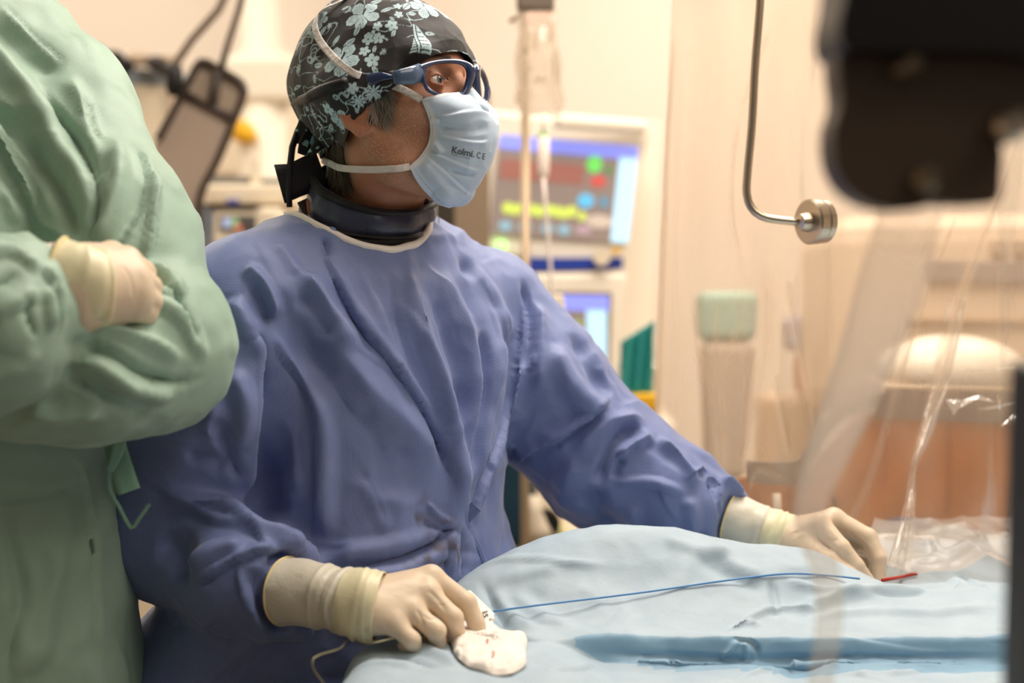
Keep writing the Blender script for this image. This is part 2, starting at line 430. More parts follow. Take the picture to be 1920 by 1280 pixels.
S0, S1, S3 = W(938, 252, D1-.004), W(1196, 275, D1+.092), W(918, 438, D1-.004)
SU, SV = S1-S0, S3-S0
scr = patch('screen', S0, SU, SV, 0, 0, 1, 1, .002, .004, E_dark, t)
def sp(nm, a, b, c, d, m, par=scr, off=.004, base=(S0, SU, SV)): return patch(nm, *base, a, b, c, d, off, .001, m, par)
sp('top_bar', 0, 0, 1, .14, E_blue); sp('side_bar', .87, .12, 1, 1, E_lb); sp('waveform_band', .02, .24, .62, .44, E_brown)
def blob(nm, cx, cy, rx, ry, m, base=(S0, SU, SV), par=scr):
    O, U, Vv = base; n = unit(np.cross(U, Vv)); n = n if n[1] < 0 else -n
    P = [O+U*(cx+rx*math.cos(a))+Vv*(cy+ry*math.sin(a))+n*.005 for a in np.linspace(0, 2*math.pi, 17)[:-1]]
    return MB().prism(P, -n*.001).build(nm, m, par)
blob('reading', .69, .22, .055, .09, E_green); blob('reading', .73, .39, .06, .06, E_red); blob('reading', .655, .60, .06, .075, E_cy)
blob('reading', .80, .27, .03, .05, em('dim_green', '5a7a4a', .8)); blob('reading', .79, .60, .04, .06, em('dim_blue', '5a8098', .8))
for k in range(9): blob('trace_peak', .10+.058*k, .73+.012*math.sin(k*2.1), .036, .06, E_yg)
blob('reading', .64, .76, .03, .05, E_yg); blob('reading', .77, .80, .1, .07, E_grey); blob('reading', .66, .9, .06, .05, em('pinkish_grey', 'a08890', .8))
for k, x in enumerate((.10, .24, .40, .52)): blob('reading', x, .91, .045, .055, em('grey_blue', '7fa0b0', .8))
for (px, py, m, r) in ((940, 460, em('green_lamp', 'b8ff9a', 1.2), 10), (1155, 470, mat('yellow_knob', 'e6c27a', .4), 10), (1128, 482, M_cream, 16)):
    MB().lathe(W(px, py, D1-.01+.0002*(px-940)), (0, -1, 0), [(-.02, r*D1/F), (.012, r*D1/F)], 20).build('button', m, t)
quadbox('module_bay', [W(985, 484, D1+.01), W(1168, 482, D1+.08), W(1168, 504, D1+.08), W(985, 508, D1+.01)], .1, mat('deep_blue', '1b3a9c', .5), t)
t = thing('patient_monitor', 'smaller lower monitor with blue top bar partly hidden by the blue sleeve', 'monitor', W(1060, 760, D1))
quadbox('housing', [W(960, 512, D1), W(1180, 512, D1+.06), W(1165, 760, D1+.06), W(960, 760, D1)], .14, M_white, t, bev=.012)
quadbox('bezel', [W(985, 545, D1-.012), W(1147, 548, D1+.035), W(1142, 720, D1+.035), W(985, 720, D1-.012)], .02, mat('brown_bezel', '7a6450', .5), t)
B0, B1, B3 = W(990, 551, D1-.016), W(1141, 554, D1+.028), W(990, 715, D1-.016); bs = (B0, B1-B0, B3-B0)
s2 = patch('screen', *bs, 0, 0, 1, 1, .001, .003, em('screen_dim', '7a7068', .8), t)
for a in ((0, 0, 1, .18, E_blue), (.72, .16, .97, 1, E_lb), (.2, .3, .66, .42, em('olive', '8f9a4a', .8)), (.3, .5, .66, .8, em('violet', '6f72b4', .8))):
    patch('screen_field', *bs, *a[:4], .003, .001, a[4], s2)
t = thing('monitor_cart', 'white equipment cart carrying the two patient monitors', 'cart', (.35, 3.45, 0))
quadbox('back_panel', [W(930, 225, 3.46), W(1238, 225, 3.46), W(1215, 800, 3.46), W(930, 800, 3.46)], .05, M_white, t)
MB().box((.18, 3.5, .55), (.42, .36, .9), bev=.02).build('cabinet', M_white, t)
for x in (0, .36):
    for y in (3.36, 3.64): MB().lathe((x, y, .05), (1, 0, 0), [(-.015, .048), (.015, .048)], 18).build('castor', M_black, t)

# ---- dark column behind the mask ------------------------------------------
t = thing('equipment_tower', 'tall dark brown grey equipment tower between the surgeon and the monitors', 'tower', (-.2, 3.4, 0))
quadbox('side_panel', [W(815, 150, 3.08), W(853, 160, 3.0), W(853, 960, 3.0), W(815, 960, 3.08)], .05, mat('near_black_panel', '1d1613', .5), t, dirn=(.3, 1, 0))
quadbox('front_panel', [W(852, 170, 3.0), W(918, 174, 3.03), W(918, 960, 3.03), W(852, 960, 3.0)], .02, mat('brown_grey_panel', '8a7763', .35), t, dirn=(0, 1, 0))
MB().box((W(880, 0, 3.04)[0], 3.06, .30), (.07, .05, .6), bev=.01).build('foot', M_black, t)

# ---- infusion pole, bag, drip line ------------------------------------------
t = thing('infusion_pole', 'upright steel infusion pole in front of the upper monitor', 'pole', (W(985, 640, 2.7)[0], W(985, 640, 2.7)[1], 0))
px0, py0 = W(985, 640, 2.7)[:2]
MB().tube([(px0, py0, .04), (px0, py0, 1.85)], .0085, 16).build('pole', mat('dull_steel', 'b09c80', .4, metal=.6), t, smooth=True)
MB().tube([(px0-.03, py0, 1.83), (px0, py0, 1.85), (px0+.05, py0, 1.87), (px0+.055, py0, 1.9)], .005, 10).build('hook', M_steel, t, smooth=True)
for k in range(5):
    a = k*2*math.pi/5; MB().tube([(px0, py0, .1), (px0+.10*math.cos(a), py0+.10*math.sin(a), .06)], .014, 10).build('leg', M_steel, t, smooth=True)
M_bag = film('infusion_bag_film', 'f0e2d0', haze=.30, gloss=.25, scale=14)
dB = 2.62
t = thing('infusion_bag', 'clear fluid bag hanging upside from the steel pole above the monitors', 'infusion bag', W(1010, 215, dB))
prof = [(20, 34), (50, 36), (100, 40), (150, 44), (190, 46), (212, 36)]
us = np.linspace(0, 2*math.pi, 41)[:-1]; rows = []
yy = np.linspace(18, 214, 30)
for y in yy:
    hw = np.interp(y, [p[0] for p in prof], [p[1] for p in prof]); c = W(1006+.03*(y-20), y, dB); sc = dB/F
    th = .022*math.sin(math.pi*min(1, max(.04, (y-16)/200)))
    rows.append([c+np.array([hw*sc*math.cos(a)*(1+.06*math.sin(y*.07)), th*math.sin(a), .004*math.sin(3*a+y*.05)]) for a in us])
grid('bag', np.array(rows), M_bag, t, closev=True)
MB().box(W(1004, 5, dB), (.07, .02, .03), bev=.006).build('hanger', mat('hanger_dark', '6a5e50', .5), t)
MB().box(W(1012, 36, dB-.01), (.045, .004, .02)).build('red_label', mat('faded_red', 'f0c4b0', .6), t)
def bagmark(x, y, w, h, m): MB().box(W(x, y, dB-.026), (w*dB/F, .001, h*dB/F)).build('print_mark', m, t)
Mmk = mat('faded_print', 'c4ae94', .6)
for a in ((985, 70, 14, 34), (1005, 70, 8, 40), (978, 110, 16, 12), (985, 128, 26, 8), (1012, 150, 22, 8), (980, 182, 22, 26), (1032, 60, 8, 34), (1040, 120, 6, 50)): bagmark(*a, Mmk)
t = thing('drip_line', 'thin clear drip tube with drip chamber running down in front of the monitors', 'tube', W(1020, 220, dB))
MB().tube([W(1020, 212, dB), W(1019, 250, dB)], .0035, 10).build('spike', M_white, t, smooth=True)
MB().lathe(W(1019, 258, dB), (0, 0, -1), [(-.004, .006), (0, .011), (.06, .011), (.072, .009), (.08, .004)], 20).build('drip_chamber', mat('milky_plastic', 'efe0d4', .3, sub=.3), t, smooth=True)
MB().box(W(1018, 256, dB), (.02, .012, .012), bev=.003).build('green_clip', em('green_clip', '4fa03c', .3), t)
MB().tube([W(1019, 330, dB), W(1022, 380, dB), W(1030, 470, dB), W(1036, 560, dB), W(1046, 600, dB)], .0035, 10).build('tube', mat('pale_tube', 'eadcd2', .3), t, smooth=True)
quadbox('roller_clamp', [W(1030, 552, dB), W(1056, 552, dB), W(1066, 622, dB), W(1038, 622, dB)], .02, mat('pale_cream', 'f2e4c6', .4), t, bev=.004)

# ---- left: shield panel on its arm, anaesthesia machine, shelf ----------------
D2 = 3.0
t = thing('framed_shield', 'hanging grey shield panel in a rounded dark frame, tilted, left of the patterned cap', 'shield', W(400, 120, D2))
Q4 = [W(384, 118, D2), W(457, 160, D2), W(372, 400, D2), W(262, 372, D2)]
loop = [W(x, y, D2) for x, y in [(296, 262), (335, 190), (370, 122), (382, 116), (394, 120), (446, 150), (456, 162), (457, 178), (440, 222), (408, 300), (382, 350), (372, 392), (372, 420)]]
loop2 = [tuple(p) for p in polyres(np.array(loop), .01)]
MB().tube(loop2, .0085, 10).build('frame', mat('dark_brown_frame', '443830', .45), t, smooth=True)
MB().tube([W(350, 178, D2), W(436, 222, D2)], .009, 10).build('cross_bar', mat('dark_brown_bar', '443830', .45), t, smooth=True)
MB().tube([W(410, 130, D2), W(397, 200, D2)], .011, 10).build('upright_bar', mat('dark_brown_post', '4c423c', .45), t, smooth=True)
poly = [W(x, y, D2+.004) for x, y in [(348, 180), (437, 224), (408, 300), (382, 350), (372, 420), (280, 420), (290, 270)]]
MB().prism(poly, (0, .01, 0)).build('panel', mat('taupe_panel', 'b09c8c', .5), t)
poly = [W(x, y, D2+.006) for x, y in [(372, 124), (383, 118), (446, 152), (456, 165), (438, 221), (352, 178)]]
MB().prism(poly, (0, .006, 0)).build('window_pane', mat('grey_window', 'a89684', .3), t)
t = thing('jointed_arm', 'thin dark jointed arm reaching down to the framed shield', 'arm', W(325, 150, D2))
MB().tube([W(640, -860, D2-.02), W(436, -40, D2-.02), W(410, 18, D2-.02), W(360, 74, D2-.02), W(330, 118, D2-.02), W(324, 150, D2-.02)], [.009]*6, 12).build('lower_arm', mat('taupe_arm', '7a6858', .4), t, smooth=True)
MB().tube([W(660, -855, D2-.03), W(462, -40, D2-.03), W(448, 20, D2-.03), W(428, 80, D2-.03), W(414, 132, D2-.03)], .0075, 12).build('upper_arm', mat('dark_arm', '5c4c42', .4), t, smooth=True)
MB().lathe(W(327, 128, D2-.02), (0, 0, -1), [(-.01, .009), (0, .017), (.045, .019), (.058, .01)], 18).build('joint', M_black, t, smooth=True)
t = thing('wall_column', 'broad white round column behind the patterned cap', 'column', (W(490, 0, 3.9)[0], 3.9, 0))
x0 = W(490, 0, 3.9)[0]
MB().lathe((x0, 3.95, 0), (0, 0, 1), [(0, .07), (1.95, .07), (1.952, .058), (2.9, .058)], 40).build('shaft', M_white, t, smooth=True)
MB().box((x0+.01, 3.93, 1.86), (.2, .12, .13), bev=.02).build('housing', M_white, t)
D3 = 3.5
t = thing('anaesthesia_machine', 'cream anaesthesia machine with blue grey top beside the green gown', 'machine', W(300, 400, D3))
quadbox('top_tray', [W(195, 122, D3), W(345, 134, D3), W(345, 165, D3), W(195, 158, D3)], .3, M_blueg, t, bev=.01)
quadbox('body', [W(215, 155, D3), W(328, 158, D3), W(320, 1200, D3), W(215, 1200, D3)], .3, M_cream, t, bev=.01)
MB().box((W(268, 0, 3.6)[0], 3.62, .12), (.34, .3, .24), bev=.02).build('base', M_dgrey, t)
MB().box((W(268, 0, 3.6)[0], 3.66, .45), (.12, .2, .6)).build('lower_column', M_cream, t)
quadbox('column', [W(205, 150, D3-.01), W(245, 150, D3-.01), W(245, 420, D3-.01), W(205, 420, D3-.01)], .1, M_blueg, t, bev=.01)
MB().tube([W(322, 160, D3-.03), W(324, 300, D3-.03)], .008, 10).build('hose', mat('tan_hose', 'b8a088', .5), t, smooth=True)
for k, (x, y, r) in enumerate([(178, 95, .022), (188, 118, .03), (212, 108, .026), (205, 128, .03), (232, 118, .02), (292, 118, .026), (306, 128, .02)]):
    c = W(x, y, D3-.05)
    f = lambda P, c=c, r=r, k=k: smin(ell(P, c, (r, r*.8, r*.7)), ell(P, c+np.array([r*.7, 0, -r*.5]), (r*.6, r*.6, r*.8)), .01)
    V, Q = snets(f, c-.07, c+.07, .005)
    o = npmesh('coiled_cable', V, Q, M_black if k not in (5, 6) else M_dgrey)
    tag(o, ['leftmost black cable bundle beside the green sleeve on the machine top', 'large black cable lump second from the left, lowest of the left cluster', 'black connector lump in the middle of the left cable cluster', 'black cable lump drooping lowest over the machine tray edge', 'small black plug at the right end of the left cable cluster', 'dark grey cable lump alone near the right end of the machine tray', 'small dark grey plug touching the tray corner nearest the jointed arm'][k], 'cable', 'cable bundles on the anaesthesia machine')
for k, (x, y) in enumerate([(262, 112), (318, 116)]):
    o = MB().box(W(x, y, D3-.02), (.05, .05, .03), bev=.01).build('small_connector_box', mat('tan_box', 'c0a890', .6))
    tag(o, ['tan connector box between the dark cable bundles on the machine top', 'tan connector box beside the black joint of the jointed arm'][k], 'box')
t = thing('wall_rail', 'horizontal blue grey equipment rail on the wall behind the cap', 'rail', (W(500, 165, 4.2)[0], 4.26, W(500, 165, 4.2)[2]))
MB().box((W(500, 0, 4.2)[0], 4.24, W(500, 163, 4.2)[2]), (.36, .06, .04), bev=.006).build('rail_bar', M_blueg, t)
MB().box((W(500, 0, 4.2)[0], 4.255, W(500, 250, 4.2)[2]), (.36, .05, .24), bev=.006).build('back_board', mat('pale_board', 'f0e2cc', .5), t)
# yellow gas coupling
t = thing('yellow_coupling', 'round yellow hose coupling on the wall board beside the framed shield', 'coupling', W(455, 248, 3.9))
c = W(455, 248, 3.85)
f = lambda P: smin(ell(P, c, (.032, .03, .03)), smin(ell(P, c+[-.02, 0, .03], (.018, .02, .016)), ell(P, c+[.02, -.01, -.01], (.02, .02, .02)), .008), .008)+.003*np.sin(P[:, 0]*300)*np.sin(P[:, 2]*260)
V, Q = snets(f, c-.07, c+.07, .004); npmesh('body', V, Q, M_yel, t)
MB().tube([W(476, 255, 3.85), W(483, 270, 3.86), W(484, 300, 3.88)], .009, 10).build('hose', mat('beige_hose', 'dcc8a4', .5), t, smooth=True)
t = thing('syringe_pump_rack', 'cream pump rack with small display behind the blue shoulder', 'rack', W(450, 470, 3.2))
quadbox('case', [W(382, 388, 3.2), W(530, 388, 3.2), W(530, 520, 3.2), W(382, 520, 3.2)], .25, M_cream, t, bev=.015)
quadbox('upper_case', [W(385, 345, 3.25), W(545, 345, 3.25), W(545, 382, 3.25), W(385, 382, 3.25)], .22, M_cream, t, bev=.01)
quadbox('grey_band', [W(380, 331, 3.3), W(470, 331, 3.3), W(470, 346, 3.3), W(380, 346, 3.3)], .2, mat('slate_band', '82807c', .6), t)  # slate grey band along the top of the rack, left of the post
quadbox('grey_band', [W(486, 334, 3.3), W(560, 334, 3.3), W(560, 346, 3.3), W(486, 346, 3.3)], .2, mat('slate_band', '82807c', .6), t)  # same grey band, right of the post
quadbox('post', [W(470, 300, 3.27), W(485, 300, 3.27), W(485, 346, 3.27), W(470, 346, 3.27)], .03, M_cream, t)
quadbox('seam', [W(380, 382, 3.19), W(485, 382, 3.19), W(485, 387, 3.19), W(380, 387, 3.19)], .05, M_dgrey, t)
MB().box((W(455, 0, 3.3)[0], 3.34, .64), (.12, .12, 1.26)).build('stand_post', M_cream, t)
MB().box((W(455, 0, 3.3)[0], 3.34, .04), (.22, .26, .08), bev=.02).build('stand_base', M_dgrey, t)
quadbox('display', [W(412, 404, 3.195), W(480, 404, 3.195), W(480, 432, 3.195), W(412, 432, 3.195)], .01, mat('display_bezel', '6a6258', .4), t)
for a in ((418, 408, 430, 426, 'a9b4d8'), (432, 408, 446, 426, '86a884'), (438, 420, 452, 431, 'd2735c'), (455, 406, 478, 426, '4a4440')):
    quadbox('display_field', [W(a[0], a[1], 3.19), W(a[2], a[1], 3.19), W(a[2], a[3], 3.19), W(a[0], a[3], 3.19)], .004, em('field', a[4], .6), t)
quadbox('blue_tag', [W(425, 373, 3.24), W(446, 373, 3.24), W(446, 382, 3.24), W(425, 382, 3.24)], .01, mat('blue_tag', '5560b0', .5), t)
t = thing('grey_equipment_stand', 'slim slate grey stand standing between green sleeve and pump rack', 'stand', (W(374, 0, 3.05)[0], 3.1, 0))
quadbox('column', [W(366, 388, 3.05), W(383, 388, 3.05), W(383, 1920, 3.05), W(366, 1920, 3.05)], .1, mat('slate_column', '5a606a', .5), t)
# lower centre clutter, seen under the sleeve
t = thing('petrol_blue_cabinet', 'dark petrol blue cabinet low behind the surgeon under the sleeve', 'cabinet', W(940, 1030, 2.9))
quadbox('body', [W(800, 850, 2.85), W(1006, 850, 2.85), W(1006, 1030, 2.85), W(800, 1030, 2.85)], .11, M_tealbox, t, bev=.02)
quadbox('side_handle', [W(967, 940, 2.86), W(992, 940, 2.86), W(992, 1012, 2.86), W(967, 1012, 2.86)], .05, mat('pinkish_grey_handle', 'c4b4aa', .5), t, bev=.01)
quadbox('foot_rail', [W(870, 1022, 2.85), W(1006, 1040, 2.85), W(1006, 1060, 2.85), W(870, 1044, 2.85)], .05, mat('tan_rail', 'ac8f78', .5), t, bev=.005)
quadbox('base', [W(870, 1060, 2.88), W(1006, 1060, 2.88), W(1006, 1900, 2.88), W(870, 1900, 2.88)], .08, mat('dark_base', '3a2f28', .6), t)
c = W(1010, 1000, 2.8)
o = MB().tube([W(1004, 930, 2.8), W(1000, 960, 2.8), W(1010, 990, 2.8), W(1016, 1010, 2.8)], [.014, .018, .02, .026], 14).build('hose', mat('cream_hose', 'd8cab4', .5), smooth=True)
tag(o, 'short cream hose hanging beside the petrol blue cabinet', 'hose')
o = MB().lathe(W(1024, 978, 2.84), (0, -1, 0), [(0, .028), (.03, .028)], 20).build('rubber_wheel', M_black); tag(o, 'small black wheel under the sleeve right of the petrol blue cabinet', 'wheel')
t = thing('floor_trolley', 'pale low trolley shelf with a yellow green pack under the surgeon sleeve', 'trolley', W(1080, 1050, 3.1))
quadbox('shelf', [W(1010, 1004, 3.1), W(1260, 1004, 3.1), W(1260, 1100, 3.1), W(1010, 1100, 3.1)], .3, mat('pale_shelf', 'f3e2c8', .5), t, bev=.01)
quadbox('pack', [W(1020, 985, 3.05), W(1062, 990, 3.05), W(1062, 1015, 3.05), W(1020, 1012, 3.05)], .1, mat('yellow_green_pack', 'd2cf8c', .5), t, bev=.01)
# teal drape on a stand + yellow bin behind the sleeve
D4 = 2.9
t = thing('teal_covered_stand', 'teal cloth covered stand between the monitor cart and the plastic curtain', 'stand', W(1190, 800, D4))
us = np.linspace(0, 1, 30); vs = np.linspace(0, 1, 24); P = np.zeros((30, 24, 3))
for i, u in enumerate(us):
    for j, v in enumerate(vs):
        x = 1166+v*60-u*4; y = (640-v*38)+(738-640+v*38)*u
        P[i, j] = W(x, y, D4+.012*math.sin(v*17+u*2)+.03*v)
grid('cloth', P, M_teal, t, thick=.004)
MB().box(W(1196, 900, D4+.1), (.08, .1, .5), bev=.01).build('post', M_cream, t)
o = MB().box(W(1200, 752, D4+.02), (.07, .06, .035), bev=.006).build('yellow_bin', M_yel); tag(o, 'small yellow bin edge below the teal cloth', 'bin')
# ================================================================== SURGEON (blue gown)
TH = math.radians(45); fT = np.array([math.cos(TH), -math.sin(TH), 0]); lT = np.array([math.sin(TH), math.cos(TH), 0])
RS, LS = W(455, 548, 1.585), W(922, 568, 1.83)
RE, RW = W(325, 985, 1.60), W(655, 1128, 1.435)
LE, LW = W(1140, 868, 1.83), W(1452, 1004, 1.755)
mid = W(690, 470, 1.71)
surgeon = thing('person', 'surgeon in blue gown, floral cap, glasses and mask, both gloved hands on the drape', 'person', (-.2, 1.72, 0))
def col(px, py, d): return W(px, py, d)
def row(px, py, d, a, b): p = W(px, py, d); return (p[2], p[0], p[1], a, b)
rows_t = sorted([(.40, -.21, 1.75, .28, .19), (.75, -.235, 1.74, .285, .18), (.94, -.24, 1.73, .27, .17), row(662, 1060, 1.70, .215, .150), row(700, 960, 1.70, .165, .128),
          row(700, 820, 1.70, .175, .125), row(700, 700, 1.70, .185, .125), row(695, 600, 1.70, .185, .115), row(690, 520, 1.70, .165, .095), row(690, 455, 1.71, .105, .075)])
def f_torso(P, off=0.): return loft(P, rows_t, fT, lT)-off
ctrR, ctrL = W(600, 470, 1.66), W(790, 480, 1.76)
def f_gown(P):
    d = f_torso(P)
    d = smin(d, cone(P, W(668, 460, 1.70), RS+[.01, 0, .0], .055, .062), .05)
    d = smin(d, cone(P, W(735, 470, 1.72), LS+[-.01, 0, .0], .055, .062), .05)
    ra = chain(P, [RS+[-.002, 0, -.02], W(400, 740, 1.575), RE], [.078, .092, .082], .03)
    rb = chain(P, [RE, W(445, 1070, 1.53), W(530, 1104, 1.492)], [.08, .064, .050], .02)
    rb = smax(rb, (P-W(528, 1107, 1.488))@unit(W(600, 1116, 1.462)-W(536, 1108, 1.484)), .010)
    rb = smin(rb, cone(P, W(480, 1095, 1.50), W(570, 1112, 1.473), .034, .024), .004)
    rb = smin(rb, cone(P, W(500, 1055, 1.52), W(572, 1052, 1.515), .020, .012), .014); rb = smin(rb, cone(P, W(500, 1165, 1.50), W(572, 1182, 1.495), .022, .009), .014)
    d = smin(d, smin(ra, rb, .022), .016)
    la = chain(P, [LS+[0, 0, -.01], W(1005, 725, 1.83), LE], [.072, .088, .086], .03)
    lb = chain(P, [LE, W(1270, 925, 1.80), W(1360, 962, 1.785)], [.084, .062, .046], .02)
    lb = smax(lb, (P-W(1364, 967, 1.786))@unit(W(1415, 985, 1.773)-W(1368, 968, 1.785)), .010)
    lb = smin(lb, cone(P, W(1320, 950, 1.795), W(1395, 978, 1.778), .030, .020), .004)
    lb = smin(lb, cone(P, W(1330, 905, 1.80), W(1386, 928, 1.795), .018, .010), .012)
    d = smin(d, smin(la, lb, .02), .016)
    # open neckline
    return d
M_gown = cloth('blue_gown_cloth', '6978aa', '7382b2', dots=620, dotamp=.35, rough=.5, wr=9, wrs=.10, spec=.4, sheen=.25, darkdots=.16)
GLO, GHI = np.array([-.62, 1.36, .40]), np.array([.36, 2.02, 1.52])
V, Q = snets(f_gown, GLO, GHI, .0034)
V = vsmooth(V, Q, 2)
# ---- folds read along their lines ----
G = []
def A(pts, w, amp, kind='r'): G.append((pts, w*.8, amp*1.7, kind))
# chest: long diagonal folds from neck / right shoulder to the tie at the left hip
A([(598, 455), (625, 520), (668, 600), (740, 690), (800, 770), (838, 860), (856, 960)], 26, 9, 'l')
A([(560, 510), (590, 590), (640, 670), (700, 740), (790, 830), (820, 890)], 34, 9, 'r')
A([(545, 560), (585, 650), (640, 740), (720, 850), (790, 930)], 30, -5, 'r')
A([(765, 500), (778, 560), (800, 640), (832, 740), (850, 860), (858, 975)], 20, 9, 'r')
A([(730, 520), (745, 600), (775, 690), (815, 790), (845, 900)], 22, 7, 'w')
A([(810, 480), (850, 560), (885, 640), (890, 720), (880, 820), (866, 940)], 26, 7, 'r')
A([(800, 530), (835, 610), (862, 700), (862, 800)], 20, 7, 'w')
A([(905, 620), (905, 700), (890, 800), (872, 900)], 18, 9, 'v')
A([(930, 600), (925, 700), (905, 800), (880, 920)], 24, 8, 'r')
A([(975, 540), (978, 620), (968, 700), (945, 800), (905, 900), (876, 985)], 16, 10, 'l')
A([(880, 500), (925, 560), (960, 640)], 24, 7, 'r')
A([(860, 480), (905, 535), (940, 600)], 20, 6, 'w')
# right shoulder folds
A([(455, 500), (470, 505), (500, 545), (520, 600)], 16, 7, 'r')
A([(470, 525), (490, 560), (505, 610)], 15, 7, 'v')
A([(545, 520), (575, 525), (600, 560), (640, 620), (668, 660)], 20, 9, 'r')
A([(555, 545), (590, 590), (625, 640)], 18, 6, 'w')
A([(520, 460), (545, 490), (560, 520)], 18, 4, 'r')
A([(605, 445), (615, 470), (612, 485)], 10, 5, 'v')
# right armhole: upper sleeve edge, deep recess, front panel edge
A([(440, 628), (478, 622), (492, 660), (492, 760), (481, 860), (460, 945)], 20, 15, 'k')
A([(505, 640), (512, 720), (510, 820), (500, 930), (495, 1010)], 34, 16, 'w')
A([(498, 622), (543, 684), (580, 742), (592, 790), (594, 886), (586, 1010)], 14, 12, 'l')
A([(600, 720), (612, 820), (612, 930), (608, 1030)], 18, 7, 'r')
A([(540, 780), (552, 850), (560, 930)], 12, 3, 's')
A([(430, 560), (455, 600), (470, 640)], 20, 8, 'r')
A([(400, 780), (430, 850), (452, 900)], 18, 6, 'v')
A([(380, 720), (400, 770), (390, 830)], 22, 5, 'r')
A([(430, 690), (455, 760), (450, 840)], 22, 7, 'r')
A([(345, 860), (380, 850), (430, 880)], 18, 6, 'w')
# right forearm sleeve
A([(300, 935), (330, 930), (400, 940), (470, 985), (530, 1010), (580, 1035)], 20, 10, 'r')
A([(335, 932), (400, 975), (450, 988)], 12, 5, 's')
A([(455, 985), (480, 1000), (497, 1032)], 9, 8, 'l')
A([(370, 1085), (385, 1092), (420, 1065), (450, 1050), (497, 1036), (530, 1034)], 14, 13, 'l')
A([(355, 1060), (400, 1035), (460, 1020)], 16, 7, 'r')
A([(440, 1055), (450, 1110), (480, 1170), (500, 1200)], 12, 6, 'l')
A([(475, 1060), (480, 1110), (510, 1160), (545, 1180)], 20, 6, 'w')
A([(560, 1180), (545, 1165), (520, 1150)], 10, 6, 's')
A([(290, 1010), (340, 1040), (330, 1100)], 34, 8, 'w')
A([(530, 1010), (560, 1035), (590, 1048)], 14, 6, 'r')
A([(500, 1060), (516, 1046), (540, 1040)], 12, 6, 'v')
# waist folds and tie
A([(600, 1065), (680, 1058), (760, 1040), (820, 1010), (856, 985)], 13, 8, 'v')
A([(610, 1040), (700, 1030), (790, 1010), (845, 975)], 20, 5, 'r')
A([(640, 1090), (720, 1080), (800, 1050), (850, 1005)], 16, 6, 'r')
A([(858, 985), (862, 1030), (860, 1075)], 8, 8, 'v'); A([(845, 990), (835, 1030), (842, 1075)], 8, 5, 'r')
A([(800, 940), (815, 970), (850, 985)], 8, 5, 's'); A([(790, 980), (815, 995), (850, 990)], 8, 5, 'v')
# left sleeve
A([(978, 520), (996, 580), (990, 640), (978, 700)], 13, 10, 'v')
A([(1010, 560), (1018, 620), (1010, 700), (1020, 740)], 22, 7, 'r')
A([(1040, 640), (1060, 710), (1110, 760), (1160, 765)], 24, 8, 'r')
A([(1075, 620), (1110, 680), (1150, 740)], 24, 6, 'w')
A([(1150, 740), (1130, 765), (1085, 800), (1020, 840), (940, 880)], 16, 13, 'k')
A([(1205, 800), (1170, 805), (1140, 850), (1115, 910)], 15, 11, 'v')
A([(1215, 780), (1180, 780), (1120, 800), (1080, 850)], 16, 6, 'r')
A([(1160, 860), (1190, 830), (1225, 815)], 14, 9, 'r')
A([(1150, 900), (1165, 860), (1200, 835)], 10, 6, 'v')
A([(1230, 820), (1270, 850), (1300, 890), (1310, 910)], 14, 8, 'r')
A([(1150, 905), (1200, 900), (1240, 905), (1280, 925)], 10, 6, 's')
A([(1290, 905), (1320, 880), (1330, 875)], 9, 10, 'l')
A([(1240, 905), (1240, 935), (1270, 980)], 9, 6, 'l')
A([(1338, 890), (1345, 930), (1350, 970)], 8, 9, 'v')
A([(1350, 890), (1380, 915), (1392, 940)], 14, 8, 'r')
A([(1110, 915), (1120, 960), (1140, 1000)], 22, 8, 'w')
A([(1180, 940), (1190, 980), (1200, 1005)], 18, 6, 'r')
A([(1080, 860), (1060, 920), (1060, 960)], 26, 5, 'r')
A([(1290, 930), (1300, 965), (1300, 1000)], 16, 6, 'r')
V = folds(V, Q, G)
hip_tie = W(858, 985, 1.63)
V = crinkle(V, Q, 130, lambda p: unit(hip_tie-p)*.8+np.array([0, 0, -.5]) if p[0] > -.33 and p[0] < -.02 else np.array([.5, 0, -.4]), seed=5)
N = vnormals(V, Q)
V = V+N*(.011*(worley(V*[1, 1, .5]+.015*vnoise(V, 8)[:, None], 9)-.5)+.0035*(worley(V*[1, 1, .7]+.3, 24)-.5)+.0012*ridged(V*[1, 1, .7]+.02*vnoise(V, 9)[:, None], 15)+.0008*ridged(V+.01*vnoise(V, 20)[:, None], 38)+.003*vnoise(V*[1.2, 1.2, .6], 7))[:, None]
V = vsmooth(V, Q, 1, .25)
# ---- neckline: loop on the surface, opening cut inside it, white binding along it
NCX, NCY = W(692, 400, 1.705)[:2]
front = pick(V, N, proj(V), [(532, 396), (560, 402), (600, 428), (650, 452), (700, 464), (745, 467), (785, 456), (801, 438)])
front = np.array([front[i] for i in range(len(front))])
fa = np.arctan2(front[:, 1]-NCY, front[:, 0]-NCX); fr = np.hypot(front[:, 1]-NCY, front[:, 0]-NCX)
ang = np.mod(fa+math.pi*1.5, 2*math.pi)                       # cut the circle at the back
o_ = np.argsort(ang); ang = ang[o_]; fr = fr[o_]; fz = front[o_, 2]
ang_t = np.concatenate([[0, ang[0]-.5], ang, [ang[-1]+.5, 2*math.pi]]) if ang[0] > .55 else np.concatenate([[0], ang, [2*math.pi]])
pad = (len(ang_t)-len(ang))//2
fr_t = np.concatenate([[.070]*pad, fr, [.070]*pad]); fz_t = np.concatenate([[fz[0]+.01]*pad, fz, [fz[-1]+.01]*pad])
def nl(a): a = np.mod(a+math.pi*1.5, 2*math.pi); return np.interp(a, ang_t, fr_t), np.interp(a, ang_t, fz_t)
va = np.arctan2(V[:, 1]-NCY, V[:, 0]-NCX); vr = np.hypot(V[:, 1]-NCY, V[:, 0]-NCX); rr, zz = nl(va)
